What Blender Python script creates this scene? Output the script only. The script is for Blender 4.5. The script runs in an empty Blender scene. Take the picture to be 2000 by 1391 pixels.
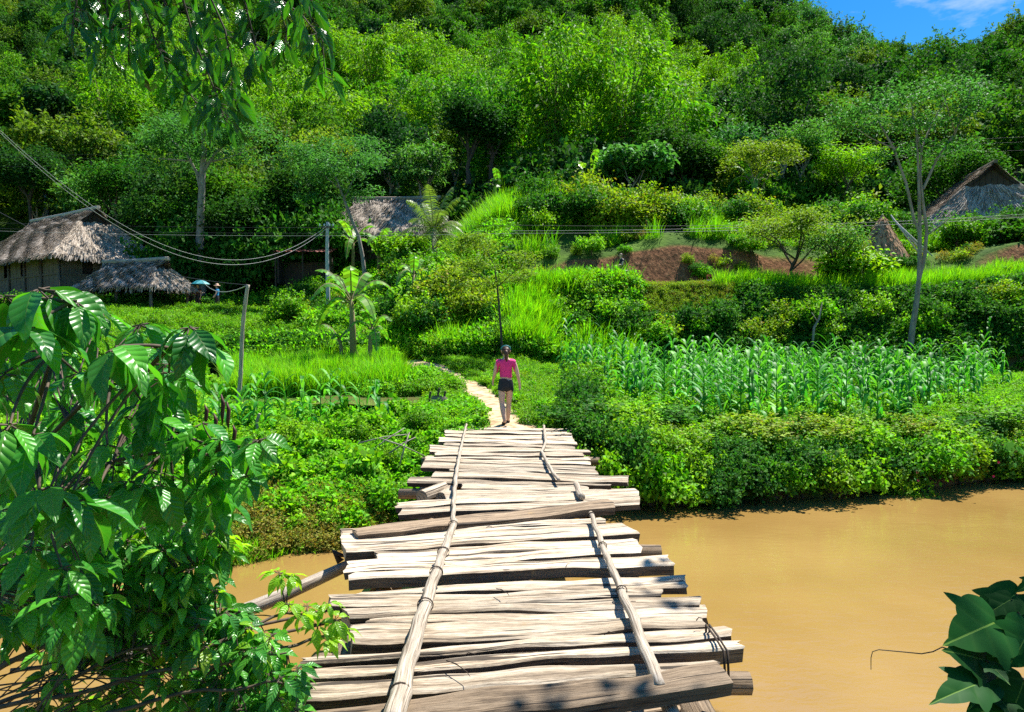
import bpy, math, random
import numpy as np
from mathutils import Vector, Matrix
R = math.radians
rng = np.random.default_rng(7)
random.seed(7)
sc = bpy.context.scene
col = sc.collection
# ------------------------------------------------------------------ camera, world, sun
F = 1333.0; CH = 1.78; PIT = math.atan(45.5 / F)
cam = bpy.data.objects.new('camera', bpy.data.cameras.new('camera')); col.objects.link(cam)
cam.location = (0, 0, CH); cam.rotation_euler = (R(90) - PIT, 0, 0)
cam.data.lens = 24.0; cam.data.sensor_width = 36.0; cam.data.clip_start = .05; cam.data.clip_end = 3000
sc.camera = cam
SUN_EL, SUN_AZ = R(60), R(42)            # azimuth measured from +Y towards +X
SUN = Vector((math.sin(SUN_AZ) * math.cos(SUN_EL), math.cos(SUN_AZ) * math.cos(SUN_EL), math.sin(SUN_EL)))
w = bpy.data.worlds.new('World'); sc.world = w; w.use_nodes = True
nt = w.node_tree; bg = nt.nodes['Background']
sky = nt.nodes.new('ShaderNodeTexSky'); sky.sky_type = 'NISHITA'; sky.sun_disc = False
sky.sun_elevation = SUN_EL; sky.sun_rotation = SUN_AZ; sky.ozone_density = 3.0; sky.air_density = 1.0; sky.dust_density = .3
hs = nt.nodes.new('ShaderNodeHueSaturation'); hs.inputs['Saturation'].default_value = 1.5; hs.inputs['Value'].default_value = 1.35
tcw = nt.nodes.new('ShaderNodeTexCoord'); mpw = nt.nodes.new('ShaderNodeMapping'); mpw.inputs['Scale'].default_value = (5, 5, 13); mpw.inputs['Rotation'].default_value = (0, .5, 0)
nzw = nt.nodes.new('ShaderNodeTexNoise'); nzw.inputs['Scale'].default_value = 1.6; nzw.inputs['Detail'].default_value = 6; nzw.inputs['Roughness'].default_value = .6
rmw = nt.nodes.new('ShaderNodeMapRange'); rmw.inputs[1].default_value = .54; rmw.inputs[2].default_value = .85; rmw.inputs[4].default_value = .8
mxw = nt.nodes.new('ShaderNodeMix'); mxw.data_type = 'RGBA'; mxw.inputs[7].default_value = (8.5, 9, 9.5, 1)
for a, b in ((tcw.outputs['Generated'], mpw.inputs[0]), (mpw.outputs[0], nzw.inputs['Vector']), (nzw.outputs[0], rmw.inputs[0]), (rmw.outputs[0], mxw.inputs[0]), (sky.outputs[0], hs.inputs['Color']), (hs.outputs[0], mxw.inputs[6]), (mxw.outputs[2], bg.inputs['Color'])):
    nt.links.new(a, b)
bg.inputs['Strength'].default_value = .058
sl = bpy.data.lights.new('sun', 'SUN'); sl.energy = 5.0; sl.angle = R(.5); sl.color = (1, .955, .87)
so = bpy.data.objects.new('sun', sl); col.objects.link(so); so.rotation_euler = (-SUN).to_track_quat('-Z', 'Y').to_euler()
vs = sc.view_settings; vs.view_transform = 'Standard'; vs.look = 'None'; vs.gamma = 1; vs.exposure = 1.08
cy = sc.cycles; cy.max_bounces = 6; cy.diffuse_bounces = 3; cy.glossy_bounces = 2; cy.transmission_bounces = 4; cy.transparent_max_bounces = 4
cy.use_denoising = False; cy.use_adaptive_sampling = True; cy.adaptive_threshold = .015; cy.caustics_reflective = False; cy.caustics_refractive = False
cy.sample_clamp_indirect = 6

cp, sp = math.cos(PIT), math.sin(PIT)
def ray(px, py):
    a = (px - 1000) / F; b = (695.5 - py) / F
    return Vector((a, cp + b * sp, -sp + b * cp))
def P(px, py, Y):                       # world point at depth Y
    d = ray(px, py); return Vector((0, 0, CH)) + d * (Y / d.y)
def G(px, py, z):                       # world point on height z
    d = ray(px, py); return Vector((0, 0, CH)) + d * ((z - CH) / d.z)
def Z(py, Y): return P(1000, py, Y).z

# ------------------------------------------------------------------ helpers
def tag(o, label=None, cat=None, group=None, kind=None):
    if label: o['label'] = label
    if cat: o['category'] = cat
    if group: o['group'] = group
    if kind: o['kind'] = kind
    return o
def empty(name, loc, rz=0, label=None, cat=None, group=None):
    o = bpy.data.objects.new(name, None); col.objects.link(o); o.location = loc; o.rotation_euler = (0, 0, rz)
    o.empty_display_size = .2
    return tag(o, label, cat, group)
def mesh(name, V, Fc, mats, uv=None, smooth=False, mi=None):
    me = bpy.data.meshes.new(name)
    V = np.asarray(V, dtype=np.float32)
    if isinstance(Fc, np.ndarray):
        n, k = Fc.shape
        me.vertices.add(len(V)); me.vertices.foreach_set('co', V.ravel())
        me.loops.add(n * k); me.loops.foreach_set('vertex_index', Fc.astype(np.int32).ravel())
        me.polygons.add(n); me.polygons.foreach_set('loop_start', np.arange(0, n * k, k, dtype=np.int32))
        me.polygons.foreach_set('loop_total', np.full(n, k, dtype=np.int32))
        me.update(calc_edges=True)
    else:
        me.from_pydata([tuple(v) for v in V], [], Fc)
    for m in (mats if isinstance(mats, (list, tuple)) else [mats]): me.materials.append(m)
    if uv is not None:
        ul = me.uv_layers.new(name='uv'); li = np.empty(len(me.loops), dtype=np.int32); me.loops.foreach_get('vertex_index', li)
        ul.data.foreach_set('uv', np.asarray(uv, dtype=np.float32)[li].ravel())
    if mi is not None: me.polygons.foreach_set('material_index', np.asarray(mi, dtype=np.int32))
    if smooth: me.polygons.foreach_set('use_smooth', np.ones(len(me.polygons), dtype=bool))
    me.update()
    return me
def ob(name, me, parent=None, loc=None, rz=0, **k):
    o = bpy.data.objects.new(name, me); col.objects.link(o)
    if parent: o.parent = parent
    if loc is not None: o.location = loc
    if rz: o.rotation_euler = (0, 0, rz)
    return tag(o, **k)
class MB:
    def __init__(s): s.V = []; s.F = []; s.U = []; s.M = []
    def add(s, V, Fc, U=None, m=0):
        b = len(s.V); s.V += [tuple(v) for v in V]; s.F += [tuple(i + b for i in f) for f in Fc]
        s.U += [tuple(u) for u in U] if U is not None else [(0, 0)] * len(V); s.M += [m] * len(Fc)
    def box(s, c, h, rz=0, m=0, mat=None):
        V = []
        for x in (-1, 1):
            for y in (-1, 1):
                for z in (-1, 1): V.append(Vector((x * h[0], y * h[1], z * h[2])))
        rot = mat if mat is not None else Matrix.Rotation(rz, 3, 'Z')
        s.add([rot @ v + Vector(c) for v in V], [(0, 1, 3, 2), (4, 6, 7, 5), (0, 4, 5, 1), (2, 3, 7, 6), (0, 2, 6, 4), (1, 5, 7, 3)], m=m)
    def tube(s, pts, rad, seg=8, m=0, cap=True, nodes=0, flat=1.0):
        pts = [Vector(p) for p in pts]; n = len(pts); V = []; U = []; L = 0
        a0 = None
        for i, p in enumerate(pts):
            t = (pts[min(i + 1, n - 1)] - pts[max(i - 1, 0)]).normalized()
            ref = a0 if a0 is not None else (Vector((0, 0, 1)) if abs(t.z) < .9 else Vector((1, 0, 0)))
            b = t.cross(ref)
            if b.length < 1e-6: b = t.cross(Vector((1, 0, 0)))
            b.normalize(); a = b.cross(t).normalized(); a0 = a
            r = rad[i] if hasattr(rad, '__len__') else rad
            if i: L += (p - pts[i - 1]).length
            for k in range(seg):
                q = 2 * math.pi * k / seg
                V.append(p + a * math.cos(q) * r * flat + b * math.sin(q) * r); U.append((L, k / seg))
        Fc = [(i * seg + k, i * seg + (k + 1) % seg, (i + 1) * seg + (k + 1) % seg, (i + 1) * seg + k) for i in range(n - 1) for k in range(seg)]
        if cap: Fc += [tuple(range(seg))[::-1], tuple((n - 1) * seg + k for k in range(seg))]
        s.add(V, Fc, U, m)
    def grid(s, nu, nv, fn, m=0, uvf=None):
        V = []; U = []
        for i in range(nu + 1):
            for j in range(nv + 1): V.append(fn(i / nu, j / nv)); U.append(uvf(i / nu, j / nv) if uvf else (i / nu, j / nv))
        s.add(V, [(i * (nv + 1) + j, (i + 1) * (nv + 1) + j, (i + 1) * (nv + 1) + j + 1, i * (nv + 1) + j + 1) for i in range(nu) for j in range(nv)], U, m)
    def build(s, name, mats, smooth=False): return mesh(name, s.V, s.F, mats, uv=s.U, smooth=smooth, mi=s.M)

# smooth value noise
_tab = np.random.default_rng(3).random((64, 64))
def vn(x, y):
    x = np.asarray(x, float); y = np.asarray(y, float)
    xi = np.floor(x).astype(int); yi = np.floor(y).astype(int); fx = x - xi; fy = y - yi
    fx = fx * fx * (3 - 2 * fx); fy = fy * fy * (3 - 2 * fy)
    a = _tab[xi % 64, yi % 64]; b = _tab[(xi + 1) % 64, yi % 64]; c = _tab[xi % 64, (yi + 1) % 64]; d = _tab[(xi + 1) % 64, (yi + 1) % 64]
    return (a * (1 - fx) + b * fx) * (1 - fy) + (c * (1 - fx) + d * fx) * fy
def fb(x, y, o=3):
    s = 0; a = .5
    for k in range(o): s = s + a * (vn(x * 2 ** k + 7 * k, y * 2 ** k + 3 * k) - .5); a *= .5
    return s

# ------------------------------------------------------------------ materials
def newmat(name):
    m = bpy.data.materials.new(name); m.use_nodes = True; n = m.node_tree; n.nodes.clear()
    out = n.nodes.new('ShaderNodeOutputMaterial'); return m, n, out
def N(n, t, **k):
    x = n.nodes.new(t)
    for a, b in k.items(): setattr(x, a, b)
    return x
def ramp(n, stops, src):
    r = N(n, 'ShaderNodeValToRGB'); e = r.color_ramp.elements
    while len(e) < len(stops): e.new(.5)
    for el, (p, c) in zip(e, stops): el.position = p; el.color = (*c, 1)
    n.links.new(src, r.inputs[0]); return r
def mixc(n, fac, a, b, mode='MIX'):
    x = N(n, 'ShaderNodeMix', data_type='RGBA', blend_type=mode)
    for i, v in ((0, fac), (6, a), (7, b)):
        if hasattr(v, 'is_output'): n.links.new(v, x.inputs[i])
        else: x.inputs[i].default_value = v if i == 0 else (*v, 1)
    return x.outputs[2]
def math_(n, op, a, b=None, c=None):
    x = N(n, 'ShaderNodeMath', operation=op)
    for i, v in enumerate((a, b, c)):
        if v is None: continue
        if hasattr(v, 'is_output'): n.links.new(v, x.inputs[i])
        else: x.inputs[i].default_value = v
    return x.outputs[0]
def noise(n, scale, detail=4, vec=None, rough=.6, dist=0):
    x = N(n, 'ShaderNodeTexNoise'); x.inputs['Scale'].default_value = scale; x.inputs['Detail'].default_value = detail; x.inputs['Roughness'].default_value = rough; x.inputs['Distortion'].default_value = dist
    if vec is not None: n.links.new(vec, x.inputs['Vector'])
    return x.outputs[0]
def mapping(n, src, scale=(1, 1, 1)):
    m = N(n, 'ShaderNodeMapping'); m.inputs['Scale'].default_value = scale; n.links.new(src, m.inputs[0]); return m.outputs[0]
def bump(n, h, strength=.5, dist=.02):
    b = N(n, 'ShaderNodeBump'); b.inputs['Strength'].default_value = strength; b.inputs['Distance'].default_value = dist; n.links.new(h, b.inputs['Height']); return b.outputs[0]
def pbsdf(n, out, colr, rough=.6, spec=.5, nrm=None):
    p = N(n, 'ShaderNodeBsdfPrincipled')
    for k, v in (('Base Color', colr), ('Roughness', rough), ('Specular IOR Level', spec)):
        if hasattr(v, 'is_output'): n.links.new(v, p.inputs[k])
        else: p.inputs[k].default_value = (*v, 1) if k == 'Base Color' else v
    if nrm is not None: n.links.new(nrm, p.inputs['Normal'])
    if out is not None: n.links.new(p.outputs[0], out.inputs[0])
    return p
def leafmat(name, ca, cb, rough=.45, tr=.35, spec=.19, tint=None, yel=0.0):
    rough = min(.8, rough + .15) if spec < .2 else rough
    """ca..cb spread over the plants, a second spread over the single leaves"""
    m, n, out = newmat(name)
    oi = N(n, 'ShaderNodeObjectInfo'); ge = N(n, 'ShaderNodeNewGeometry')
    c = mixc(n, oi.outputs['Random'], ca, cb)
    rr = math_(n, 'MULTIPLY_ADD', ge.outputs['Random Per Island'], 1.0, .45)
    h = N(n, 'ShaderNodeHueSaturation'); n.links.new(c, h.inputs['Color']); n.links.new(rr, h.inputs['Value'])
    n.links.new(math_(n, 'MULTIPLY_ADD', math_(n, 'FRACT', math_(n, 'MULTIPLY', ge.outputs['Random Per Island'], 7.3)), .04, .48), h.inputs['Hue'])
    cc = h.outputs[0]
    if yel:
        g = math_(n, 'GREATER_THAN', math_(n, 'FRACT', math_(n, 'MULTIPLY', ge.outputs['Random Per Island'], 13.7)), 1 - yel)
        cc = mixc(n, g, cc, (.30, .22, .04))
    p = pbsdf(n, None, cc, rough, spec)
    t = N(n, 'ShaderNodeBsdfTranslucent'); n.links.new(mixc(n, 1.0, cc, tint or (1.3, 1.4, .45), 'MULTIPLY'), t.inputs[0])
    mx = N(n, 'ShaderNodeMixShader'); mx.inputs[0].default_value = tr
    n.links.new(p.outputs[0], mx.inputs[1]); n.links.new(t.outputs[0], mx.inputs[2]); n.links.new(mx.outputs[0], out.inputs[0])
    return m
def veinleaf(name, ca, cb, rough=.3, tr=.35, nv=7.0, side=(1.5, 1.5, .45), vs_=1.0):
    m, n, out = newmat(name)
    uv = N(n, 'ShaderNodeUVMap').outputs[0]; s = N(n, 'ShaderNodeSeparateXYZ'); n.links.new(uv, s.inputs[0])
    u, v = s.outputs[0], s.outputs[1]          # u -1..1 across, v 0..1 along
    au = math_(n, 'ABSOLUTE', u)
    ph = math_(n, 'MULTIPLY', math_(n, 'SUBTRACT', v, math_(n, 'MULTIPLY', math_(n, 'POWER', au, .8), .2)), nv * 2 * math.pi)
    wv = math_(n, 'MULTIPLY_ADD', math_(n, 'SINE', ph), .5, .5)
    hgt = math_(n, 'SUBTRACT', math_(n, 'POWER', wv, .5), math_(n, 'MULTIPLY', math_(n, 'LESS_THAN', au, .035), .9))
    ge = N(n, 'ShaderNodeNewGeometry')
    c = mixc(n, ge.outputs['Random Per Island'], ca, cb)
    c = mixc(n, math_(n, 'MULTIPLY', math_(n, 'LESS_THAN', au, .04), .55), c, (.20, .33, .06))
    c = mixc(n, math_(n, 'MULTIPLY', math_(n, 'POWER', math_(n, 'SUBTRACT', 1, wv), 6), .14 * vs_), c, (.15, .28, .05))
    rr = math_(n, 'MULTIPLY_ADD', math_(n, 'FRACT', math_(n, 'MULTIPLY', ge.outputs['Random Per Island'], 5.1)), .6, .65)
    h = N(n, 'ShaderNodeHueSaturation'); n.links.new(c, h.inputs['Color']); n.links.new(rr, h.inputs['Value'])
    nz = noise(n, 30, 3, N(n, 'ShaderNodeTexCoord').outputs['Object'])
    b = bump(n, math_(n, 'ADD', hgt, math_(n, 'MULTIPLY', nz, .3)), .38 * vs_, .006)
    p = pbsdf(n, None, h.outputs[0], rough, .5 * vs_ ** 1.2, b)
    t = N(n, 'ShaderNodeBsdfTranslucent'); n.links.new(mixc(n, 1.0, h.outputs[0], side, 'MULTIPLY'), t.inputs[0])
    mx = N(n, 'ShaderNodeMixShader'); mx.inputs[0].default_value = tr
    n.links.new(p.outputs[0], mx.inputs[1]); n.links.new(t.outputs[0], mx.inputs[2]); n.links.new(mx.outputs[0], out.inputs[0])
    return m
def simple(name, c, rough=.7, nsc=0, c2=None, bs=.3, bd=.02, scale=(1, 1, 1), spec=.4):
    m, n, out = newmat(name)
    if nsc:
        v = mapping(n, N(n, 'ShaderNodeTexCoord').outputs['Object'], scale); nz = noise(n, nsc, 5, v)
        cc = ramp(n, [(.3, c), (.7, c2 or c)], nz).outputs[0]
        pbsdf(n, out, cc, rough, spec, bump(n, nz, bs, bd))
    else: pbsdf(n, out, c, rough, spec)
    return m
M = {}
# forest kinds
M['broad'] = leafmat('broad_foliage', (.032, .135, .018), (.085, .225, .018), .6, .35, spec=.1)
M['dark'] = leafmat('dark_foliage', (.018, .082, .022), (.045, .135, .025), .6, .3, spec=.1)
M['olive'] = leafmat('olive_foliage', (.09, .19, .018), (.15, .25, .022), .55, .35)
M['bamboo'] = leafmat('bamboo_foliage', (.085, .29, .012), (.22, .43, .012), .5, .42)
M['airy'] = leafmat('airy_foliage', (.06, .22, .07), (.11, .29, .06), .5, .35)
M['airyel'] = leafmat('airy_yellow_foliage', (.16, .27, .03), (.24, .33, .03), .5, .4)
M['shrub'] = leafmat('shrub_foliage', (.10, .29, .012), (.22, .43, .014), .42, .38)
M['dshrub'] = leafmat('dark_shrub_foliage', (.035, .14, .018), (.07, .22, .022), .55, .33, spec=.12)
M['yshrub'] = leafmat('yellow_shrub_foliage', (.18, .32, .015), (.25, .37, .02), .5, .4, yel=.04)
M['weed'] = leafmat('weed_foliage', (.12, .36, .010), (.22, .47, .018), .5, .4)
M['dryweed'] = leafmat('dry_weed', (.20, .30, .03), (.30, .27, .06), .7, .35, yel=.25)
M['grass'] = leafmat('grass_blades', (.15, .42, .008), (.25, .52, .012), .5, .42)
M['reed'] = leafmat('reed_blades', (.10, .33, .02), (.17, .42, .02), .45, .4)
M['reedblue'] = leafmat('silver_grass', (.12, .25, .10), (.2, .3, .12), .5, .35)
M['corn'] = leafmat('corn_leaf', (.05, .27, .035), (.11, .40, .035), .5, .38, spec=.22)
M['banana'] = leafmat('banana_leaf', (.13, .34, .03), (.20, .42, .035), .42, .45, spec=.35)
M['palm'] = leafmat('palm_frond', (.15, .26, .06), (.20, .30, .07), .45, .35, spec=.4)
M['big'] = veinleaf('big_leaf', (.028, .20, .028), (.09, .38, .022), .36, .38)
M['small'] = veinleaf('small_leaf', (.04, .22, .035), (.11, .38, .03), .3, .36, 7)
M['young'] = veinleaf('young_leaf', (.22, .50, .02), (.32, .55, .03), .35, .45, 7)
M['hang'] = veinleaf('hanging_leaf', (.012, .085, .010), (.05, .24, .012), .2, .34, 8)
M['lobed'] = veinleaf('lobed_leaf', (.006, .05, .007), (.010, .08, .009), .6, .2, 3, (1.2, 1.4, .5), .3)
M['flower'] = simple('pink_petals', (.8, .05, .22), .5)
M['trunk'] = simple('grey_bark', (.16, .13, .10), .85, 9, (.36, .32, .27), .5, .02, (1, 1, .25))
M['dtrunk'] = simple('dark_bark', (.035, .026, .02), .85, 9, (.10, .075, .055), .5, .02, (1, 1, .25))
M['twig'] = simple('twig_bark', (.05, .035, .022), .8, 20, (.13, .09, .06), .4, .004)
M['ctrunk'] = simple('fibrous_stem', (.18, .17, .06), .8, 7, (.30, .22, .12), .4, .02, (1, 1, .2))
M['wire'] = simple('black_wire', (.03, .03, .032), .6)
M['lwire'] = simple('grey_cable', (.32, .32, .31), .6)
M['concrete'] = simple('concrete_pole', (.38, .37, .35), .85, 6, (.55, .53, .5), .3, .01)
M['white'] = simple('white_paint', (.7, .7, .68), .6); M['red'] = simple('red_paint', (.5, .05, .04), .6)
M['skin'] = simple('skin', (.66, .40, .29), .5); M['hair'] = simple('brown_hair', (.045, .022, .012), .5, 60, (.09, .04, .02), .5, .004, (1, 1, .2))
M['pink'] = simple('pink_shirt', (.78, .03, .22), .8, 14, (.84, .05, .28), .25, .01)
M['black'] = simple('black_cloth', (.014, .014, .017), .6); M['blue'] = simple('blue_cloth', (.02, .28, .55), .8); M['teal'] = simple('teal_cloth', (.03, .26, .30), .55)
M['green'] = simple('green_cloth', (.06, .3, .16), .8); M['maroon'] = simple('dark_red_cloth', (.07, .02, .025), .8); M['straw'] = simple('straw_hat', (.65, .42, .3), .8)
M['dog'] = simple('dog_fur', (.42, .22, .08), .9, 12, (.6, .36, .16)); M['shoe'] = simple('dark_shoe', (.02, .018, .02), .6)
M['basket'] = simple('woven_cane', (.14, .11, .08), .8, 30, (.3, .25, .18), .6, .01, (1, 1, 4))
# wood of the planks
def plankmat(name, pale, mid, dark, dk=.5):
    m, n, out = newmat(name)
    uv = N(n, 'ShaderNodeUVMap').outputs[0]; oi = N(n, 'ShaderNodeObjectInfo').outputs['Random']
    cmb = N(n, 'ShaderNodeCombineXYZ'); n.links.new(math_(n, 'MULTIPLY', oi, 37), cmb.inputs[2]); n.links.new(math_(n, 'MULTIPLY', oi, 17), cmb.inputs[0])
    va = N(n, 'ShaderNodeVectorMath', operation='ADD'); n.links.new(uv, va.inputs[0]); n.links.new(cmb.outputs[0], va.inputs[1]); v = va.outputs[0]
    g1 = noise(n, 1, 6, mapping(n, v, (.9, 15, 1)), .78, .25)       # long grain
    g2 = noise(n, 1, 4, mapping(n, v, (7, 150, 1)), .75, .2)          # fine fibres
    bl = noise(n, 1, 4, mapping(n, v, (2.2, 5, 1)), .6)             # weathered patches
    cr = noise(n, 1, 3, mapping(n, v, (.8, 22, 1)), .5, .5)        # cracks
    c = ramp(n, [(.38, dark), (.47, mid), (.55, pale)], g1).outputs[0]
    c = mixc(n, math_(n, 'MULTIPLY', math_(n, 'POWER', g2, 1.5), .9), c, mid)
    c = mixc(n, 1.0, c, ramp(n, [(.35, (.45, .42, .4)), (.6, (1.1, 1.1, 1.1))], g2).outputs[0], 'MULTIPLY')
    pm = N(n, 'ShaderNodeMapRange'); pm.inputs[1].default_value = .55; pm.inputs[2].default_value = .7; pm.inputs[4].default_value = dk; n.links.new(bl, pm.inputs[0])
    c = mixc(n, pm.outputs[0], c, dark)
    cm = N(n, 'ShaderNodeMapRange'); cm.inputs[1].default_value = .37; cm.inputs[2].default_value = .395; cm.inputs[3].default_value = .9; cm.inputs[4].default_value = 0; n.links.new(cr, cm.inputs[0])
    c = mixc(n, cm.outputs[0], c, (.035, .025, .018))
    oc = N(n, 'ShaderNodeTexCoord').outputs['Object']; ox = N(n, 'ShaderNodeSeparateXYZ'); n.links.new(oc, ox.inputs[0])
    sm = N(n, 'ShaderNodeMapRange'); sm.inputs[1].default_value = .60; sm.inputs[2].default_value = .72; sm.inputs[4].default_value = .75
    n.links.new(math_(n, 'SUBTRACT', noise(n, 5, 6, oc, .75), math_(n, 'MULTIPLY', math_(n, 'ABSOLUTE', math_(n, 'SUBTRACT', ox.outputs[0], .1)), .16)), sm.inputs[0])
    c = mixc(n, sm.outputs[0], c, (.42, .27, .11))
    kn = N(n, 'ShaderNodeTexVoronoi'); kn.inputs['Scale'].default_value = 1; n.links.new(mapping(n, v, (1.3, 5, 1)), kn.inputs['Vector'])
    c = mixc(n, math_(n, 'MULTIPLY', math_(n, 'LESS_THAN', kn.outputs['Distance'], .055), .8), c, (.07, .045, .03))
    h = N(n, 'ShaderNodeHueSaturation'); n.links.new(c, h.inputs['Color']); n.links.new(math_(n, 'MULTIPLY_ADD', oi, .42, .70), h.inputs['Value'])
    hh = math_(n, 'SUBTRACT', math_(n, 'MULTIPLY_ADD', g2, .4, g1), math_(n, 'MULTIPLY', cm.outputs[0], 1.2))
    pbsdf(n, out, h.outputs[0], .78, .3, bump(n, hh, .8, .012)); return m
M['plank'] = plankmat('weathered_plank', (.80, .70, .55), (.54, .43, .30), (.18, .13, .085), .45)
M['sideplank'] = plankmat('shaded_plank_edge', (.26, .20, .14), (.15, .11, .075), (.05, .035, .025), .5)  # shade of the plank front faces, put into a darker brown wood
M['dplank'] = plankmat('brown_plank', (.44, .33, .22), (.28, .20, .125), (.10, .07, .045), .5)
m, n, out = newmat('bamboo_pole')
uv = N(n, 'ShaderNodeUVMap').outputs[0]
c = ramp(n, [(.38, (.14, .105, .075)), (.48, (.34, .275, .205)), (.6, (.56, .48, .385))], noise(n, 1, 6, mapping(n, uv, (3, 22, 1)), .65, .4)).outputs[0]
pbsdf(n, out, c, .6, .4, bump(n, noise(n, 1, 4, mapping(n, uv, (4, 60, 1))), .5, .006)); M['pole'] = m
M['rope'] = simple('vine_rope', (.05, .035, .025), .9)
M['wall'] = simple('bamboo_wall', (.07, .05, .035), .85, 3, (.24, .18, .125), .5, .03, (9, 9, .6)); M['dwall'] = simple('dark_timber', (.035, .024, .018), .85, 3, (.08, .055, .04), .4, .02, (6, 6, 1))
M['tin'] = simple('red_tin', (.15, .035, .028), .6, 3, (.26, .07, .05))
def thatch(name, a, b, c):
    m, n, out = newmat(name); uv = N(n, 'ShaderNodeUVMap').outputs[0]
    g = noise(n, 1, 5, mapping(n, uv, (14, 2.2, 1)), .7); g2 = noise(n, .7, 4, uv)
    ge = N(n, 'ShaderNodeNewGeometry').outputs['Random Per Island']
    cc = ramp(n, [(.3, a), (.5, b), (.7, c)], math_(n, 'MULTIPLY_ADD', ge, .35, math_(n, 'MULTIPLY_ADD', g2, .3, math_(n, 'MULTIPLY', g, .45)))).outputs[0]
    pbsdf(n, out, cc, .95, .1, bump(n, g, .8, .05)); return m
M['thatch'] = thatch('grey_thatch', (.10, .075, .052), (.32, .26, .205), (.57, .49, .405)); M['bthatch'] = thatch('brown_thatch', (.10, .05, .03), (.28, .16, .09), (.42, .28, .17))
# terrain
m, n, out = newmat('terrain')
tc = N(n, 'ShaderNodeTexCoord').outputs['Object']; ge = N(n, 'ShaderNodeNewGeometry'); s = N(n, 'ShaderNodeSeparateXYZ'); n.links.new(ge.outputs['Normal'], s.inputs[0])
n1 = noise(n, .6, 6, tc); n2 = noise(n, 5, 6, mapping(n, tc, (1, 1, .35)))
soil = ramp(n, [(.3, (.10, .045, .022)), (.55, (.24, .11, .05)), (.75, (.36, .2, .1))], n2).outputs[0]
green = ramp(n, [(.35, (.035, .075, .012)), (.65, (.09, .17, .02))], n1).outputs[0]
st = N(n, 'ShaderNodeMapRange'); st.inputs[1].default_value = .80; st.inputs[2].default_value = .66
n.links.new(math_(n, 'MULTIPLY_ADD', n1, .16, math_(n, 'SUBTRACT', s.outputs[2], .08)), st.inputs[0])
sx = N(n, 'ShaderNodeSeparateXYZ'); n.links.new(tc, sx.inputs[0])
nearm = math_(n, 'LESS_THAN', sx.outputs[1], 46)
pbsdf(n, out, mixc(n, math_(n, 'MULTIPLY', st.outputs[0], nearm), green, soil), .95, .1, bump(n, n2, .8, .15)); M['terrain'] = m
m, n, out = newmat('path_earth'); tc = N(n, 'ShaderNodeTexCoord').outputs['Object']
pn = noise(n, 4, 6, tc)
pbsdf(n, out, ramp(n, [(.38, (.30, .20, .11)), (.5, (.48, .35, .21)), (.62, (.62, .47, .31))], pn).outputs[0], .95, .1, bump(n, noise(n, 18, 4, tc), .5, .03)); M['path'] = m
M['redpath'] = simple('red_earth', (.22, .09, .045), .95, 4, (.40, .2, .1), .4, .02)
# water
m, n, out = newmat('muddy_water'); tc = N(n, 'ShaderNodeTexCoord').outputs['Object']
wn = noise(n, .35, 3, tc); w1 = noise(n, 5, 4, mapping(n, tc, (1, 2.2, 1)), .6, .5); w2 = noise(n, 1.1, 2, mapping(n, tc, (1, 1.6, 1)))
cw = ramp(n, [(.3, (.25, .15, .042)), (.7, (.32, .20, .062))], wn).outputs[0]
pbsdf(n, out, cw, .07, .6, bump(n, math_(n, 'MULTIPLY_ADD', w2, 1.8, w1), .24, .02)); M['water'] = m
M['pond'] = simple('pond_water', (.16, .17, .05), .12, 2, (.2, .2, .07), .1, .01, spec=.5)

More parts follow.
